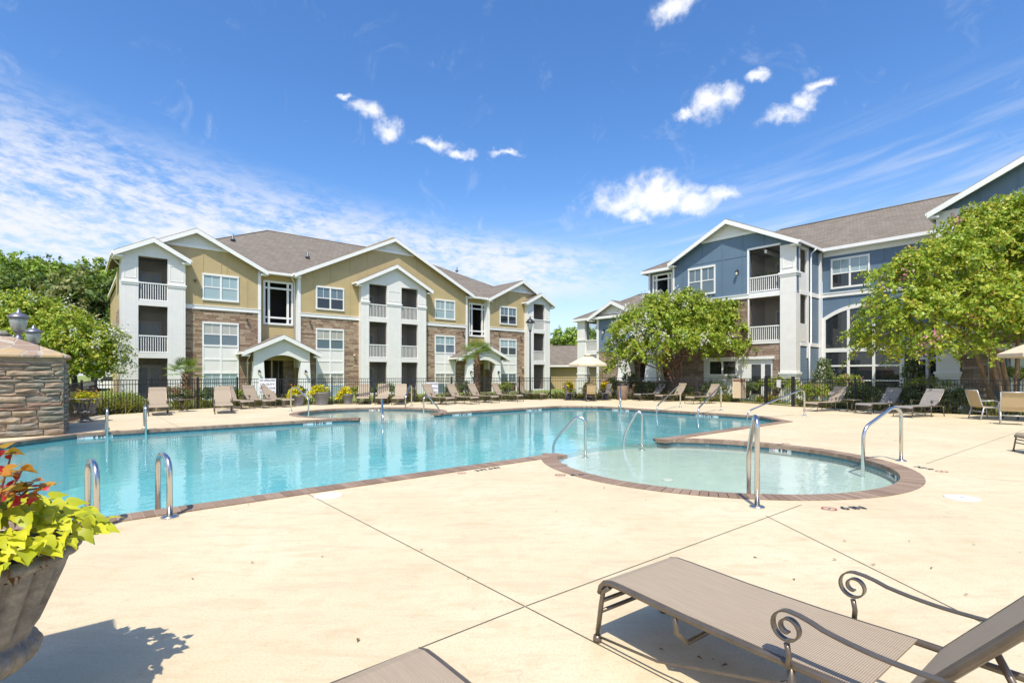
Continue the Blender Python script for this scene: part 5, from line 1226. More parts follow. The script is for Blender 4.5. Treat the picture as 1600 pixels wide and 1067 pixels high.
def wall_stone_fn(N, nt, bs, oc):
    rr = N.n('ShaderNodeNewGeometry').outputs['Random Per Island']
    c = N.ramp(rr, [(0, (.14, .15, .12)), (.2, (.32, .28, .20)), (.4, (.30, .15, .11)), (.6, (.44, .33, .22)), (.8, (.22, .21, .18)), (1, (.50, .37, .24))])
    c = N.mix(N.mr(N.noise(N.vm('MULTIPLY', oc, (1., 1., 3.)), 5., 7., .72), .36, .66, 0., .85), c, (.19, .145, .10)); c = N.mix(N.mr(N.noise(oc, 3., 4.), .55, .7, 0., .5), c, (.16, .21, .18))
    setc(nt, bs, c); setbump(N, nt, bs, N.noise(N.vm('MULTIPLY', oc, (1., 1., 1.4)), 16., 6., .65), .6, .03)
M['wallstone'] = mat('rough_ledge_stones', (.3, .25, .2), .9, fn=wall_stone_fn)
part(sw, 'ledge_stone_body', 'wallstone', SW)
cp = MB(); x0, x1, y0, y1, z0, zt = -6.1, .12, -.12, 3.22, 1.97, 2.52
cp.add([(x0, y0, z0), (x1, y0, z0), (x1, y1, z0), (x0, y1, z0), (x0, y0, z0 + .05), (x1, y0, z0 + .05), (x1, y1, z0 + .05), (x0, y1, z0 + .05), (x0, y0 + 1.1, zt), (x1 - 1.15, y0 + 1.1, zt), (x1 - 1.15, y1 - 1.1, zt), (x0, y1 - 1.1, zt)],
       [(3, 2, 1, 0), (0, 1, 5, 4), (1, 2, 6, 5), (2, 3, 7, 6), (3, 0, 4, 7), (4, 5, 9, 8), (5, 6, 10, 9), (6, 7, 11, 10), (7, 4, 8, 11), (8, 9, 10, 11)])
part(cp, 'flagstone_cap', 'flag', SW)
bo = MB().lathe([(.0, -.1), (.4, 0), (.5, .12), (.38, .26), (0, .32)], 9, (0, 0, 0), lambda t, z: 1 + .15 * math.sin(3 * t + 1)).build('boulder', M['stone_wall'])
q = at(-6, 530, 14.2); bo.location = (q.x - .25, q.y, 2.5); tag(bo, 'tan boulder resting on the flagstone top at the left edge', 'boulder')
def lantern(u, Z, zb, k, label):
    p = at(u, 0, Z); r = empty('lantern', (p.x, p.y, zb), 0, label, 'lantern', 'lanterns on the stone wall'); s = k
    part(MB().lathe([(.11 * s, 0), (.11 * s, .03 * s), (.06 * s, .08 * s), (.05 * s, .16 * s), (.10 * s, .21 * s), (.115 * s, .24 * s)], 16), 'pedestal', 'lamp_metal', r)
    part(MB().lathe([(.11 * s, .24 * s), (.15 * s, .30 * s), (.185 * s, .46 * s), (.19 * s, .56 * s)], 20), 'glass_globe', 'globe', r)
    part(MB().lathe([(.05 * s, .25 * s), (.06 * s, .34 * s), (.03 * s, .44 * s)], 10), 'lamp_socket', 'iron', r)
    part(MB().lathe([(.20 * s, .56 * s), (.23 * s, .57 * s), (.225 * s, .60 * s), (.13 * s, .68 * s), (.07 * s, .70 * s), (.07 * s, .73 * s), (.03 * s, .75 * s), (.035 * s, .79 * s), (0, .82 * s)], 20), 'cap', 'lamp_metal', r)
lantern(29, 14.3, 2.52, 1.05, 'larger grey glass lantern on the stone wall, nearer the left edge'); lantern(52.5, 15.9, 2.28, .98, 'smaller looking grey glass lantern, standing behind the larger one')
# unseen block at the left, added and shaped to cast the deck shadow
PR = empty('shadow_caster', (-2.67, 1.80, 0), AL, 'unseen stone block outside the left edge, added to cast the deck shadow', 'shadow caster'); pm = MB(); pm.box(-2.2, 0, -.58, 0, -.05, 2.3); part(pm, 'caster_body', 'stone_wall', PR); pm = MB(); pm.box(-2.26, .05, -.63, .05, 2.3, 2.4); part(pm, 'caster_cap', 'flag', PR)

# street lamp
r = empty('street_lamp', (1.22, 34.5, -.05), 0, 'tall black lamp post in front of the right white balcony bay', 'lamp post'); part(MB().tube([(0, 0, 0), (0, 0, .5), (0, 0, 4.55)], [.085, .06, .05], 10), 'pole', 'iron', r); part(MB().lathe([(.16, 0), (.16, .1), (.1, .3), (.09, .5)], 14), 'base', 'iron', r)
part(MB().lathe([(.10, 4.55), (.20, 4.95), (.20, 5.05)], 6), 'lamp_glass', 'globe', r); part(MB().lathe([(.05, 4.45), (.12, 4.55), (.05, 4.56)], 10), 'collar', 'iron', r); part(MB().lathe([(.30, 5.05), (.28, 5.12), (.10, 5.32), (.03, 5.42), (0, 5.55)], 10), 'cap', 'iron', r)

# parked car seen through the gap at the left
cr = empty('parked_car', (-34.5, 44.5, 0), .55, 'small white car parked under the trees at the left', 'car')
body = [(-2.1, .35), (-2.15, .7), (-1.9, .85), (-1.2, .95), (-.7, 1.4), (.7, 1.45), (1.35, .98), (2.0, .85), (2.15, .6), (2.1, .35)]
part(MB().prism(body, -.85, .85), 'body', 'carpaint', cr); part(MB().prism([(-1.05, .98), (-.62, 1.34), (.62, 1.38), (1.15, .98)], -.86, .86), 'side_window', 'pane_black', cr)
for x in (-1.35, 1.35):
    for s in (-1, 1): part(MB().lathe([(.2, -.1), (.32, -.09), (.32, .09), (.2, .1)], 18).xf(Matrix.Translation((x, s * .8, .32)) @ Matrix.Rotation(math.pi / 2, 4, 'X')), 'wheel', 'rubber', cr)

# ------------------------------------------------------------------ planting
def np_mesh(name, verts, nper, mat_key, parent=None, loc=None, rz=None):
    """verts: (n, nper, 3) array of separate polygons"""
    n = len(verts); me = bpy.data.meshes.new(name)
    me.vertices.add(n * nper); me.vertices.foreach_set('co', verts.reshape(-1).astype(np.float32))
    me.loops.add(n * nper); me.loops.foreach_set('vertex_index', np.arange(n * nper, dtype=np.int32))
    me.polygons.add(n); me.polygons.foreach_set('loop_start', np.arange(0, n * nper, nper, dtype=np.int32)); me.polygons.foreach_set('loop_total', np.full(n, nper, dtype=np.int32))
    me.update(calc_edges=True); me.materials.append(M[mat_key])
    o = bpy.data.objects.new(name, me); COL.objects.link(o)
    if parent: o.parent = parent
    if loc is not None: o.location = loc
    if rz is not None: o.rotation_euler = (0, 0, rz)
    return o
def unit(v): return v / np.maximum(np.linalg.norm(v, axis=-1, keepdims=True), 1e-9)
def leaf_quads(c, axis, nrm, L, Wd, rg, fold=.0):
    """pointed leaves: centre c, long axis, rough normal"""
    axis = unit(axis); side = unit(np.cross(axis, nrm)); nn = np.cross(side, axis)
    L = L[:, None]; Wd = Wd[:, None]
    return np.stack([c - axis * L * .5, c + side * Wd * .5 - axis * L * .08, c + axis * L * .5 - nn * L * .12, c - side * Wd * .5 - axis * L * .08], 1)
def rand_dirs(n, rg): return unit(rg.normal(size=(n, 3)))
def crown(lobes, n_twigs, per, twig, L, Wd, rg, droop=.5, up=.25, shell=.72, jitter=.35):
    """leafy twigs spread through ellipsoid lobes (cx,cy,cz,rx,ry,rz); returns leaf quads, twig tips"""
    lobes = np.array(lobes, float); vol = (lobes[:, 3] * lobes[:, 4] * lobes[:, 5]) ** (2 / 3); k = rg.choice(len(lobes), n_twigs, p=vol / vol.sum()); lb = lobes[k]
    d = rand_dirs(n_twigs, rg); d[:, 2] = np.where(d[:, 2] < -.35, -d[:, 2] * rg.random(n_twigs), d[:, 2])
    d = unit(d); r = shell + (1 - shell) * rg.random(n_twigs) ** .6; r *= rg.uniform(.86, 1.1, n_twigs)
    base = lb[:, :3] + d * lb[:, 3:] * r[:, None] * .93
    out = unit(d + np.array([0, 0, up]) + rg.normal(size=(n_twigs, 3)) * jitter)
    t = (np.arange(per) + .5) / per
    tl = twig * rg.uniform(.6, 1.25, n_twigs)
    pos = base[:, None] + out[:, None] * (t[None, :, None] * tl[:, None, None]); pos[:, :, 2] -= droop * tl[:, None] * t[None] ** 2
    tips = pos[:, -1].copy(); n = n_twigs * per
    pos = pos.reshape(n, 3) + rg.normal(size=(n, 3)) * L * .35
    ax = np.repeat(out, per, 0); ax[:, 2] -= np.tile(2 * droop * t, n_twigs); ax = unit(ax) * .6 + rand_dirs(n, rg) * .9; ax[:, 2] -= .25
    nr = unit(rand_dirs(n, rg) * .75 + np.repeat(d, per, 0) * .9 + np.array([0, 0, .45])); s = rg.uniform(.7, 1.3, n)
    return leaf_quads(pos, ax, nr, L * s, Wd * s, rg), tips
def puffs(tips, n, per, size, rad, rg, cone=1.):
    i = rg.choice(len(tips), n, replace=False); c = np.repeat(tips[i], per, 0) + rg.normal(size=(n * per, 3)) * np.array([rad, rad, rad * cone])
    return leaf_quads(c, rand_dirs(n * per, rg), rand_dirs(n * per, rg), size * rg.uniform(.7, 1.3, n * per), size * rg.uniform(.7, 1.2, n * per), rg)
def limbs(name, paths, key, parent):
    m = MB()
    for p in paths:
        pts, rr = p; m.tube(pts, rr, 9)
    return part(m, name, key, parent)
def grow(base, top, r0, r1, rg, bend=.3, n=7):
    b, t = np.array(base), np.array(top); P = []
    off = rg.normal(size=3) * bend; off[2] *= .2
    for i in range(n):
        q = i / (n - 1); p = b + (t - b) * q + off * math.sin(math.pi * q) * (1 if i else 0); P.append(tuple(p))
    return P, [r0 + (r1 - r0) * i / (n - 1) for i in range(n)]

def crape(name, base, lobes, label, nt, per, twig, L, Wd, lk, bark, fk, nfl, fsize, frad, seed, stems, r0, group=None, droop=.55, flower_top=True, spread=.55, cat='tree', shell=.72):
    rg = np.random.default_rng(seed); r = empty(name, base, 0, label, cat, group); main = list(lobes)
    for (x, y, z, a, b_, c) in main:      # smaller boughs standing out of each lobe break the outline
        for k in range(4):
            d = rand_dirs(1, rg)[0]; d[2] = abs(d[2]) * rg.choice((1, 1, -.5)); s = rg.uniform(.22, .38); lobes.append((x + d[0] * a * .82, y + d[1] * b_ * .82, z + d[2] * c * .85, a * s, b_ * s, c * s * 1.1))
    q, tips = crown(lobes, nt, per, twig, L, Wd, rg, droop, .25, shell); np_mesh('crown', q, 4, lk, r)
    lob = np.array(main); paths = []
    for k in range(stems):
        t = 2 * math.pi * k / stems + rg.uniform(-.3, .3); b = (math.cos(t) * .22 * spread, math.sin(t) * .22 * spread, -.1)
        l = lob[k % len(lob)]; fork = (b[0] * 1.7 + l[0] * .22, b[1] * 1.7 + l[1] * .22, l[2] * .55); paths.append(grow(b, fork, r0 * rg.uniform(.75, 1.1), r0 * .62, rg, .12))
        for j in range(3):
            l2 = lob[(k + j * 3) % len(lob)]; e_ = (l2[0] + rg.normal() * .3, l2[1] + rg.normal() * .3, l2[2] + l2[5] * .3); paths.append(grow(fork, e_, r0 * .5, r0 * .12, rg, .3))
    limbs('trunk', paths, bark, r)
    if nfl:
        ctr = tips.mean(0); view = unit(np.array([-base[0], -base[1], 1.2 - base[2] + 14.])); sc = (tips - ctr) @ view + rg.normal(size=len(tips)) * .8; tt = tips[np.argsort(-sc)][:int(len(tips) * .35)]; tt = tt + unit(tt - ctr) * .12
        np_mesh('blossom', puffs(tt, int(nfl * .75), 34, fsize, frad, rg, 1.5), 4, fk, r)
    return r
def lob_from(base, items):
    """lobes from photo pixels: (u, v, ru, rv, dZ) at the tree's own distance"""
    out = []
    for (u, v, ru, rv, dzz) in items:
        Z = base[1] + dzz; p = at(u, v, Z); out.append((p.x - base[0], p.y - base[1], p.z - base[2], ru / F * Z, ru / F * Z * .95, rv / F * Z))
    return out
# white crape myrtle behind the fence
b = (10.35, 32.0, 0)
crape('crape_myrtle', b, lob_from(b, [(1068, 500, 52, 38, 0), (1020, 500, 42, 30, -.8), (1112, 500, 38, 30, .5), (992, 520, 34, 30, -.5), (968, 548, 18, 28, 0), (1040, 535, 44, 30, -1.6), (1090, 535, 40, 26, -1.2), (1140, 520, 28, 26, .2), (1165, 542, 20, 14, 0), (1130, 548, 26, 18, -.6), (1000, 555, 34, 22, -1.2), (1075, 478, 34, 20, .8), (960, 572, 11, 18, .2), (1068, 520, 50, 34, 1.8), (1040, 474, 26, 14, .2), (1145, 482, 13, 15, .5)]),
      'rounded crape myrtle tree with white flowers and several red brown stems', 2500, 16, .68, .17, .10, 'lf_crape2', 'bark_red', 'fl_white', 64, .11, .13, 21, 5, .078, droop=.65, shell=.62)
# pink crape myrtle at the right
b = (20.2, 21.0, 0)
crape('crape_myrtle', b, lob_from(b, [(1540, 405, 88, 62, 0), (1470, 420, 62, 42, -.6), (1600, 380, 80, 60, 1), (1430, 425, 46, 30, -.4), (1395, 432, 32, 17, -.2), (1410, 475, 48, 36, -.8), (1375, 510, 32, 34, -.5), (1358, 545, 22, 26, 0), (1450, 500, 56, 42, -1.4), (1510, 480, 60, 50, -1.6), (1440, 545, 46, 28, -1.2), (1500, 545, 40, 24, -1.2), (1580, 470, 66, 56, -1.2), (1660, 430, 70, 80, 0), (1560, 350, 62, 30, .2), (1605, 335, 50, 30, 0), (1590, 520, 44, 26, -1.), (1660, 510, 60, 50, -.5), (1540, 450, 90, 60, 2.2)]),
      'large spreading crape myrtle with a few pink flowers at the right edge', 3700, 17, .70, .145, .082, 'lf_crape', 'bark_crape', 'fl_pink', 11, .08, .12, 22, 6, .105, spread=1.5, droop=.65, shell=.62)
# white crape myrtle at the left, by the building end
b = (-22.3, 25.5, -.05)
crape('crape_myrtle', b, lob_from(b, [(60, 500, 50, 34, 0), (15, 500, 46, 36, 0), (100, 520, 42, 34, -.4), (135, 545, 34, 32, -.6), (160, 560, 24, 26, -.2), (60, 545, 60, 36, -.8), (0, 550, 50, 40, -.5), (-50, 520, 60, 50, 0), (110, 575, 50, 22, -.2), (150, 580, 28, 14, .3), (30, 475, 30, 16, 0), (165, 538, 26, 26, .2), (172, 563, 16, 22, 0)]),
      'broad crape myrtle with white flowers at the left, behind the stone wall', 2900, 15, .56, .15, .09, 'lf_crape', 'bark', 'fl_white', 80, .10, .14, 23, 6, .12, shell=.62)
# woodland trees
def wood_tree(base, h, rad, label, lk, seed, nt=520, nl=9, group='woodland trees behind the buildings', L=.42, per=16, twig=1.2):
    rg = np.random.default_rng(seed); r = empty('tree', base, 0, label, 'tree', group); lobes = [(0, 0, h * .66, rad * .72, rad * .72, h * .33)]
    for k in range(nl):
        t = 2 * math.pi * k / nl + rg.uniform(-.4, .4); q = rg.uniform(.35, .75); z = h * rg.uniform(.36, .82); s = rad * rg.uniform(.32, .5)
        lobes.append((math.cos(t) * rad * q, math.sin(t) * rad * q, z, s, s, s * rg.uniform(.7, .95)))
    q, tips = crown(lobes, nt, per, twig, L, L * .62, rg, .3, .15, .78); np_mesh('crown', q, 4, lk, r)
    P = [grow((0, 0, -.3), (rg.normal() * .3, rg.normal() * .3, h * .7), .32, .08, rg, .25)]
    for k in range(6): l = lobes[k + 1]; P.append(grow((0, 0, h * rg.uniform(.25, .5)), (l[0], l[1], l[2]), .12, .03, rg, .3))
    limbs('trunk', P, 'bark', r)
for i, (u, v, Z, rad, lk, l) in enumerate(((18, 396, 58, 6.5, 'lf_wood_l', 'tall mid green woodland tree at the left edge of the photo'), (75, 404, 64, 6.5, 'lf_wood', 'dark green woodland tree second from the left edge'), (118, 417, 60, 5.6, 'lf_wood_o', 'olive green woodland tree in the middle of the left group'), (160, 400, 66, 5.2, 'lf_wood_l', 'brighter green tree touching the left end of the tan building'),
        (150, 430, 52, 5.0, 'lf_wood', 'lower dark tree just left of the tan building'), (45, 425, 50, 5.5, 'lf_wood', 'lower dark tree behind the left crape myrtle'), (-50, 392, 60, 8, 'lf_wood', 'dark woodland tree cut by the left edge'), (95, 440, 49, 4.2, 'lf_wood_o', 'small olive tree in front of the left group'), (180, 450, 56, 4.0, 'lf_wood_o', 'olive tree half hidden behind the end wall of the tan building'))):
    p = at(u, v, Z); wood_tree((p.x, p.y, 0), p.z, rad, l, lk, 40 + i, 950 if lk != 'lf_wood_o' else 800)
for i, (u, v, Z, rad, lk, l) in enumerate(((901, 513, 82, 4.0, 'lf_wood_l', 'tall bright tree right of the gap between the buildings'), (880, 528, 86, 4.5, 'lf_wood', 'lower dark tree in the gap beside the white balcony bay'), (925, 528, 88, 5.0, 'lf_wood', 'dark tree behind the low left wing of the blue building'), (862, 536, 84, 4, 'lf_wood_o', 'small olive tree half hidden behind the white balcony bay'))):
    p = at(u, v, Z); wood_tree((p.x, p.y, 0), p.z, rad, l, lk, 60 + i, 420)

# shrubs: leafy mounds outside the fence
def shrub(u, v, w, h, Z, lk, label, seed, group=None, fk=None, nf=0, L=.085, cat='shrub', name='shrub', dens=1., conic=False):
    rg = np.random.default_rng(seed); wx = w / F * Z / 2; hz = h / F * Z; p = at(u, v, Z); base = (p.x, p.y, max(0, p.z - hz / 2) - .03)
    zc = p.z - base[2]; r = empty(name, base, 0, label, cat, group)
    lobes = [(0, 0, zc * .95, wx * .8, wx * .75, hz * .48)]
    if conic: lobes = [(0, 0, hz * q, wx * (1 - q * .75), wx * (1 - q * .75), hz * .2) for q in (.15, .35, .55, .75, .9)]
    else:
        for k in range(7): t = k * .9; lobes.append((math.cos(t) * wx * .52, math.sin(t) * wx * .42, zc * (.75 + .3 * rg.random()), wx * .42, wx * .42, hz * .36))
    n = int(dens * 260 * max(.5, wx * hz * 1.3)); q, tips = crown(lobes, n, 10, .16, L, L * .55, rg, .15, .35, .8); np_mesh('foliage', q, 4, lk, r)
    P = [grow((rg.normal() * .05, rg.normal() * .05, -.1), (l[0] * .7, l[1] * .7, l[2]), .025, .01, rg, .05, 4) for l in lobes]; limbs('stem', P, 'bark', r)
    if nf: np_mesh('blossom', puffs(tips, min(nf, len(tips) - 1), 12, .05, .05, rg), 4, fk, r)
SH = [
 (1345, 620, 62, 46, 24.6, 'lf_shrub', 'large dark rounded shrub behind the small table and grey lounger', {}),
 (1482, 625, 78, 46, 20.9, 'lf_shrub', 'large dark rounded shrub left of the gold chairs', {}),
 (1408, 618, 52, 34, 24.0, 'lf_shrub', 'dark rounded shrub between the two grey dappled loungers', {}),
 (1432, 626, 34, 26, 23.0, 'lf_shrub', 'small dark shrub just behind the farthest right lounger', {}),
 (1287, 590, 46, 52, 29.5, 'lf_shrub', 'tall cone shaped holly shrub left of the arched window', dict(conic=True, fk='fl_white', nf=20)),
 (1425, 572, 30, 40, 26.6, 'lf_shrub', 'cone shaped shrub before the white piers, beneath the pink flowering tree', dict(conic=True)),
 (1270, 612, 50, 34, 27.0, 'lf_hedge', 'pink flowering rose bush right of the gate', dict(fk='fl_pink', nf=30)),
 (1325, 595, 40, 24, 26.8, 'lf_hedge', 'pink flowering rose bush under the arched window', dict(fk='fl_pink', nf=26)),
 (1215, 600, 70, 22, 29.4, 'lf_hedge', 'low clipped yellow green hedge behind the gate', {}),
 (1455, 600, 80, 20, 24.6, 'lf_hedge', 'low yellow green hedge under the tall pink flowering tree', {}),
 (1168, 605, 34, 26, 31.0, 'lf_shrub', 'dark shrub to the right behind the notice board', {}),
 (1150, 589, 62, 14, 33.0, 'lf_grass', 'broad reddish hedge in front of the white ground floor door', dict(fk='fl_coral', nf=40)),
 (1115, 607, 44, 30, 31.0, 'lf_shrub', 'dark shrub to the left behind the notice board', {}),
 (1070, 612, 30, 24, 31.0, 'lf_shrub', 'dark shrub at the foot of the white flowering tree', {}),
 (1010, 610, 44, 30, 32.5, 'lf_shrub', 'dark shrub right of the wooden bin', {}),
 (985, 592, 26, 22, 33.2, 'lf_shrub', 'dark shrub behind the wooden bin', {}),
 (958, 604, 26, 34, 33.0, 'lf_hedge', 'bushy green shrub left of the wooden bin', {}),
 (600, 609, 40, 24, 29.2, 'lf_shrub', 'clipped dark green bush behind the loungers facing the alcove', {}),
 (560, 612, 26, 18, 29.0, 'lf_hedge', 'coral flowering bush behind the grey pots', dict(fk='fl_coral', nf=20)),
 (640, 614, 24, 20, 29.2, 'lf_hedge', 'magenta flowering bush beside the no diving sign', dict(fk='fl_pink', nf=22)),
 (275, 618, 50, 28, 23.6, 'lf_shrub', 'coral flowering rose bush between the two upright loungers', dict(fk='fl_coral', nf=70)),
 (318, 617, 36, 26, 24.8, 'lf_shrub', 'dark shrub just left of the second upright lounger', {}),
 (184, 627, 72, 34, 22.0, 'lf_hedge', 'wide yellow green bush at the corner of the tan building', {}),
 (705, 610, 24, 22, 30.0, 'lf_shrub', 'dark shrub behind the first reclined loungers', {}),
 (728, 607, 20, 22, 30.5, 'lf_shrub', 'grey green shrub left of the tall palm', {}),
 (790, 606, 26, 20, 31.5, 'lf_hedge', 'orange tinged bush right of the tall palm', dict(fk='fl_coral', nf=16)),
 (468, 612, 20, 16, 27.8, 'lf_shrub', 'small dark bush behind the leftmost grey pot', {}),
 (370, 618, 28, 22, 26.0, 'lf_hedge', 'low green bush behind the small loungers', {}),
 (1200, 625, 40, 14, 26.8, 'lf_hedge', 'patch of red flowers beside the left gate post', dict(fk='fl_red', nf=22)),
 (1590, 585, 60, 22, 22.0, 'lf_hedge', 'flowering hedge behind the gold chairs at the right edge', dict(fk='fl_white', nf=24)),
 (1530, 632, 30, 14, 19.8, 'lf_hedge', 'low weedy clump beside the gold chairs', {}),
 (1105, 625, 60, 10, 29.8, 'lf_hedge', 'low mixed ground plants at the fence foot left of the notice board', dict(fk='fl_coral', nf=10)),
]
for i, (u, v, w, h, Z, lk, l, kw) in enumerate(SH): shrub(u, v, w, h, Z, lk, l, 100 + i, 'shrubs along the fence', **kw)

# ornamental grasses and low weeds along the fence
rg = np.random.default_rng(5); quads = []
def tuft(x, y, h, n, spread):
    b = np.c_[x + rg.normal(size=n) * spread * .3, y + rg.normal(size=n) * spread * .3, np.full(n, -.05)]; d = unit(np.c_[rg.normal(size=n) * spread, rg.normal(size=n) * spread, np.full(n, 1.)])
    hh = h * rg.uniform(.5, 1.1, n); side = unit(np.cross(d, rand_dirs(n, rg))) * .012; t = b + d * hh[:, None]; mid = b + d * (hh * .6)[:, None]; t[:, :2] += d[:, :2] * (hh * .5)[:, None]; t[:, 2] -= hh * .12
    quads.append(np.stack([b - side, b + side, mid + side * .9, t, mid - side * .9], 1))
for i in range(2, 4):
    pass
def along(i, t, off):
    p, q = Vector(fp[i]), Vector(fp[i + 1]); d = (q - p).normalized(); n = Vector((-d.y, d.x)); x = p + (q - p) * t + n * off; return x.x, x.y
for i, cnt in ((1, 46), (2, 190), (3, 55), (4, 60), (6, 0), (7, 70), (8, 30)):
    for k in range(cnt):
        if i < len(fp) - 1:
            t = rg.random()
            if i == 2 and .18 < t < .42 and rg.random() < .6: continue
            x, y = along(i, t, rg.uniform(.15, 1.5)); tuft(x, y, rg.uniform(.25, .72), 34, rg.uniform(.25, .5))
for k in range(16): x, y = along(1, rg.uniform(-.05, .35), rg.uniform(.4, 1.6)); tuft(x, y, .95, 90, .55)
g = np_mesh('ornamental_grass', np.concatenate(quads), 5, 'lf_grass'); tag(g, 'yellow green ornamental grass and weeds growing along the outside of the iron fence', 'grass', None, 'stuff')

# palms
def palm(base, hz, n, fl, label, seed, tr=.17, trunk_key='bark_palm'):
    rg = np.random.default_rng(seed); r = empty('palm_tree', base, 0, label, 'palm tree', 'palms by the tan building'); m = MB()
    pts = [(0.02 * math.sin(i), 0, hz * i / 10) for i in range(11)]; m.tube(pts, [tr * (1.15 - .3 * i / 10 + (.08 if i % 2 else 0)) for i in range(11)], 12)
    for i in range(60): t = i * 2.4; z = hz * (.1 + .88 * i / 60); m.bar((math.cos(t) * tr * .8, math.sin(t) * tr * .8, z), (math.cos(t) * tr * 1.45, math.sin(t) * tr * 1.45, z + .12), .05, .03)
    part(m, 'trunk', trunk_key, r); out = []; st = MB()
    for k in range(n):
        t = k * 2.399; el_ = rg.uniform(-.25, 1.15); d = np.array([math.cos(t) * math.cos(el_), math.sin(t) * math.cos(el_), math.sin(el_)])
        s0 = np.array([0, 0, hz]); hub = s0 + d * fl * .5; st.tube([tuple(s0), tuple(hub)], .012, 4); sd = unit(np.cross(d, np.array([0, 0, 1.]))); up_ = np.cross(sd, d)
        for j in range(17):
            a = (j / 16 - .5) * 3.6; v = d * math.cos(a) + sd * math.sin(a); v = v / np.linalg.norm(v); L = fl * .55 * (.75 + .25 * math.cos(a)); w = .022
            sw_ = unit(np.cross(v, up_)) * w; e_ = hub + v * L - np.array([0, 0, L * .22]); mid = hub + v * L * .55
            out.append([hub, mid + sw_, e_, mid - sw_])
    part(st, 'frond_stalk', 'lf_palm', r); np_mesh('fronds', np.array(out), 4, 'lf_palm', r)
p = at(745, 0, 30.5); palm((p.x, p.y, -.03), 2.75, 30, 1.25, 'taller fan palm with shaggy trunk before the right entrance porch', 3)
p = at(290, 0, 25.0); palm((p.x, p.y, -.03), 1.6, 13, 1.05, 'short fan palm with sparse fronds behind the upright loungers', 4, .15)

# flower pots with lime foliage
def planted(name, prof, loc, key, label, group, zrim, rin, lk, nl, L, seed, red=0, spill=(0, 0), fk=None, nf=0, rf=None, nseg=24, mound=.3):
    rg = np.random.default_rng(seed); r = empty(name, loc, 0, label, 'planter', group); part(MB().lathe(prof, nseg, (0, 0, 0), rf), 'pot', key, r)
    part(MB().lathe([(rin, zrim - .05), (.0, zrim - .02)], 20, cap=False), 'soil', 'soil', r)
    pos = rand_dirs(nl, rg) * (rg.random(nl) ** .4)[:, None] * np.array([rin * 1.15, rin * 1.15, mound]); pos[:, 2] = np.abs(pos[:, 2]) * 1.0 + zrim - .02
    pos[:, 0] += spill[0] * rg.random(nl); pos[:, 1] += spill[1] * rg.random(nl); out = np.hypot(pos[:, 0], pos[:, 1]) > rin; pos[out, 2] -= (np.hypot(pos[out, 0], pos[out, 1]) - rin) * .8
    q = leaf_quads(pos, rand_dirs(nl, rg) + np.array([0, 0, -.3]), rand_dirs(nl, rg) * .6 + np.array([0, 0, 1.]), L * rg.uniform(.7, 1.3, nl), L * .85 * rg.uniform(.7, 1.2, nl), rg); np_mesh('foliage', q, 4, lk, r)
    if red:
        pp = pos[rg.choice(nl, red)] + np.array([0, 0, .10]) + rg.normal(size=(red, 3)) * .05; np_mesh('accent_foliage', leaf_quads(pp, rand_dirs(red, rg) + np.array([0, 0, .8]), rand_dirs(red, rg), np.full(red, L), np.full(red, L * .5), rg), 4, 'lf_red', r)
    if nf: pp = pos[rg.choice(nl, nf)] + np.array([0, 0, .12]); np_mesh('blossom', leaf_quads(pp, rand_dirs(nf, rg), rand_dirs(nf, rg), np.full(nf, L * .6), np.full(nf, L * .6), rg), 4, fk, r)
    return r
def pot_prof(r0, r1, h): return [(r0, 0), (r0 * 1.02, .02), (r1 * .97, h * .9), (r1 * 1.05, h * .91), (r1 * 1.06, h), (r1 * .93, h), (r1 * .9, h - .08)]
for (u, v, rr, h, sp, l) in ((466, 634, .31, .56, (-.35, -.1), 'leftmost of three grey pots with yellow foliage, partly behind a handrail'), (503, 632.5, .40, .64, (-.42, -.1), 'largest and middle grey pot spilling yellow foliage'), (543.5, 631.2, .27, .52, (-.42, -.1), 'rightmost grey pot, yellow foliage spilling to its left')):
    p = gp(u, v); planted('flower_pot', pot_prof(rr * .68, rr, h), (p.x, p.y, 0), 'pot', l, 'three grey pots with yellow foliage', h, rr * .9, 'lf_yellow', 420, .12, int(u), 16, sp, mound=.42)
for (u, v, l) in ((888, 623, 'slim purple pot with yellow flowers left of the umbrella table'), (946, 622.5, 'slim purple pot with yellow flowers right of the umbrella table'), (918, 622, 'pot of yellow and orange flowers behind the umbrella table')):
    p = gp(u, v); p = p * (31.2 / p.y); planted('flower_pot', pot_prof(.17, .21, .55), (p.x, p.y, 0), 'pot_purple', l, 'purple pots by the umbrella table', .55, .27, 'lf_yellow', 240, .19, int(u), 60, (0, 0), mound=.55)
# two big fluted urns
URN = [(.20, 0), (.205, .03), (.19, .06), (.13, .10), (.10, .15), (.12, .19), (.20, .235), (.255, .29), (.265, .34), (.245, .375), (.255, .40), (.30, .52), (.345, .64), (.375, .715), (.405, .725), (.415, .745), (.40, .765), (.36, .765), (.34, .70), (.3, .64)]
def smooth_prof(p, k=5):
    out = []
    for i in range(len(p) - 1):
        a, b, c, d = (Vector(p[max(0, min(len(p) - 1, i + j))]) for j in (-1, 0, 1, 2))
        for q in range(k):
            t = q / k; v = .5 * ((2 * b) + (c - a) * t + (2 * a - 5 * b + 4 * c - d) * t * t + (3 * b - a - 3 * c + d) * t ** 3); out.append((max(.01, v.x), v.y))
    return out + [p[-1]]
URN = smooth_prof(URN)
def flute(t, z):
    def win(a, b, e): return max(0., min(1., (z - a) / e)) * max(0., min(1., (b - z) / e))
    s = abs(math.sin(t * 10)) ** .8
    return 1 + win(.21, .375, .05) * (.13 * s - .05) + win(.395, .73, .05) * (.15 * s - .10) + win(.715, .772, .02) * .05 * (abs(math.sin(t * 10 + .6)) - .5)
up_ = gp(133, 659)
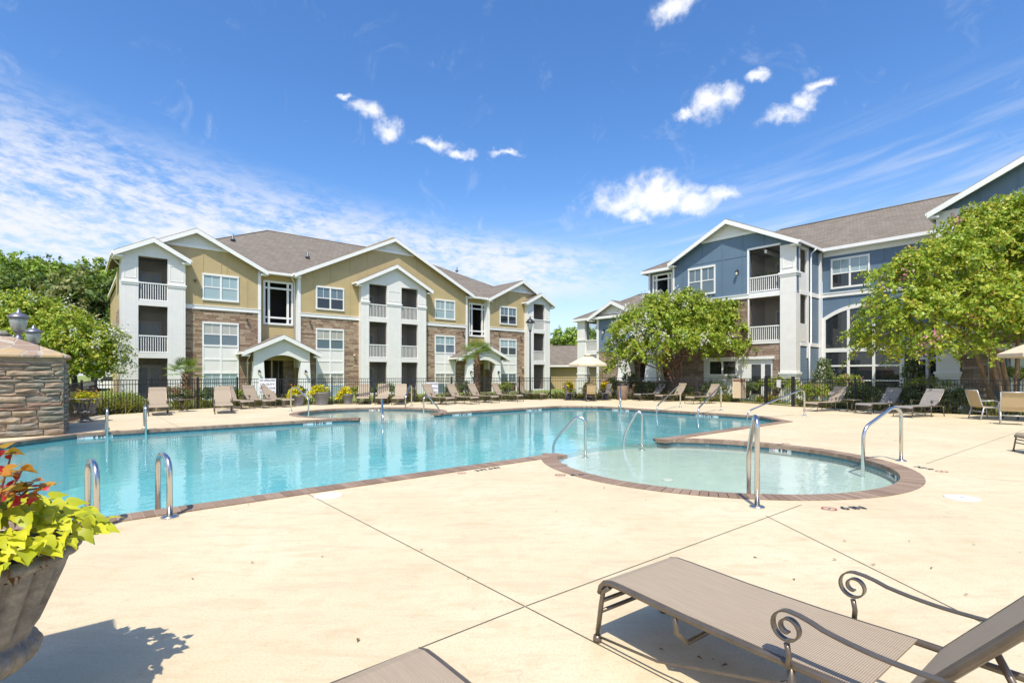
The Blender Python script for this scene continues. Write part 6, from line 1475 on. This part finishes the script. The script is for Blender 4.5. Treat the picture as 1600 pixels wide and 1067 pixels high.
planted('urn_planter', URN, (up_.x, up_.y, 0), 'urn', 'fluted grey urn with yellow foliage beyond the stone wall', 'fluted urns', .74, .34, 'lf_lime', 330, .10, 7, 60, (.15, -.05), rf=flute, nseg=132, mound=.26)
NU = (-2.40, 2.2, 0)
ur = planted('urn_planter', URN, NU, 'urn', 'large fluted grey urn with lime leaves and red flowers at the left edge', 'fluted urns', .74, .35, 'lf_lime', 10, .05, 8, rf=flute, nseg=264)
for c in [c for c in COL.objects if c.parent == ur and c.name.startswith('foliage')]: bpy.data.objects.remove(c)
def heart_leaf(c, ax, nr, L, rgk, ratio=.85):
    ax = Vector(ax).normalized(); nr = Vector(nr); sd = ax.cross(nr).normalized(); nn = sd.cross(ax); c = Vector(c)
    prof = [(0, 0), (-.10, .22), (-.04, .42), (.12, .50), (.34, .40), (.50, .36), (.62, .20), (1, 0)]
    vs = []; bend = rgk.uniform(.05, .4); cup = rgk.uniform(.1, .35)
    def P(x, y): return tuple(c + ax * (x * L) + sd * (y * L * ratio) + nn * (abs(y) * cup * L - bend * L * x * x))
    mid = [P(x, 0) for x in (0, .12, .34, .62, 1)]; rt = [P(x, y) for x, y in prof[1:-1]]; lt = [P(x, -y) for x, y in prof[1:-1]]
    vs = mid + rt + lt; fs = [(0, 5, 6, 7, 1), (1, 7, 8, 9, 2), (2, 9, 10, 3), (3, 10, 4)]
    fs += [tuple([{5: 11, 6: 12, 7: 13, 8: 14, 9: 15, 10: 16}.get(i, i) for i in f][::-1]) for f in fs]
    return vs, fs
def heart_mound(name, n, fn, L0, L1, key, parent, seed, ratio=.85):
    rk = random.Random(seed); m = MB()
    for i in range(n):
        c, ax, nr = fn(rk); vs, fs = heart_leaf(c, ax, nr, rk.uniform(L0, L1), rk, ratio); m.add(vs, fs, True)
    return part(m, name, key, parent)
def vine(rk):
    t = rk.uniform(0, 2 * math.pi); q = rk.random() ** .6; rr = .44 * q; x, y = math.cos(t) * rr, math.sin(t) * rr
    z = .80 + .20 * (1 - q * q) * rk.uniform(.45, 1.15) + .02
    if x > .0: x = min(.47, x + rk.uniform(-.05, .19) * q); z = max(.80, z)
    o = Vector((math.cos(t), math.sin(t), 0)) * .7 + Vector((.3, -.35, rk.uniform(-.5, .1))) + Vector((rk.gauss(0, .35), rk.gauss(0, .35), 0)); return (x, y, z), o, Vector((rk.gauss(.1, .4), rk.gauss(-.45, .4), 1))
heart_mound('lime_foliage', 640, vine, .045, .095, 'lf_lime', ur, 3)
tendr = MB()
rk = random.Random(12)
for i in range(26): t = rk.uniform(-2.2, .8); x, y = math.cos(t) * .36, math.sin(t) * .36; tendr.tube([(x * .6, y * .6, .76), (x, y, .84), (x * 1.2, y * 1.2, .83)], .003, 4)
part(tendr, 'vine_stem', 'bark', ur)
bs_ = MB(); tips_ = []
for i in range(9):
    t = rk.uniform(-2.0, .6); tx, ty, tz = .10 + rk.gauss(0, .10), rk.gauss(-.02, .10), rk.uniform(1.02, 1.22)
    if i in (0, 1, 2): tx, ty, tz = (.30, -.05, 1.22) if i == 0 else ((.38, .02, 1.06) if i == 1 else (.22, -.1, 1.13))
    pts = [(tx * .2, ty * .2, .74), (tx * .45, ty * .45, .92), (tx * .8, ty * .8, 1.05), (tx, ty, tz)]; bs_.tube(pts, [.007, .006, .005, .003], 6); tips_ += [pts[2], pts[3], tuple((Vector(pts[2]) + Vector(pts[3])) / 2)]
part(bs_, 'begonia_stem', 'bark_red', ur)
def beg(rk): c = Vector(rk.choice(tips_)) + Vector((rk.gauss(0, .02), rk.gauss(0, .02), rk.gauss(0, .02))); t = rk.uniform(0, 6.28); return c, Vector((math.cos(t), math.sin(t), rk.uniform(-.3, .5))), Vector((rk.gauss(0, .4), rk.gauss(-.5, .4), 1))
heart_mound('begonia_leaf', 54, beg, .05, .10, 'lf_red', ur, 5, .68)
def pet(rk): c = Vector(rk.choice(tips_[3:] + tips_[:2] + tips_[3:6])) + Vector((rk.gauss(.02, .04), rk.gauss(-.02, .04), rk.gauss(-.02, .03))); return c, Vector((rk.gauss(0, 1), rk.gauss(0, 1), rk.gauss(-.2, .7))), Vector((rk.gauss(0, 1), rk.gauss(-.6, 1), .5))
heart_mound('blossom', 46, pet, .022, .045, 'fl_red', ur, 6, .8)
def dryf(rk): t = rk.uniform(-1.9, .2); return (math.cos(t) * .40, math.sin(t) * .40, .76 + rk.gauss(0, .015)), Vector((math.cos(t), math.sin(t), -.8)), Vector((rk.gauss(0, 1), rk.gauss(0, 1), 1))
M['dry'] = leaf('dry_brown_leaf', [(.1, (.12, .045, .02)), (.9, (.26, .12, .05))], .1)
heart_mound('dry_leaf', 40, dryf, .025, .05, 'dry', ur, 9, .5)

# fallen leaves on the deck
spots = [(1178, 871), (1302, 875), (1456, 888), (1512, 931), (1031, 1016), (1113, 1032), (1367, 884), (1595, 864), (1136, 1042), (1090, 1030), (560, 1000), (730, 905), (395, 880), (945, 763), (1318, 846), (1240, 905), (1420, 846), (1520, 852), (660, 860), (1010, 782), (870, 800), (300, 905), (505, 870)]
dl = MB(); rk = random.Random(2)
for i, (u, v) in enumerate(spots):
    t = rk.uniform(0, 6.28); p = gp(u, v); vs, fs = heart_leaf((0, 0, 0), (math.cos(t), math.sin(t), .05), (0, 0, 1), rk.uniform(.018, .036), rk, .6); m = MB().add(vs, fs)
    zmin = min(x[2] for x in m.v); o = m.build('fallen_leaf', M['dry'], None, (p.x, p.y, .006 - zmin)); tag(o, 'tiny dry brown leaf lying on the sandy pool deck', 'leaf', 'dry leaves scattered on the deck')
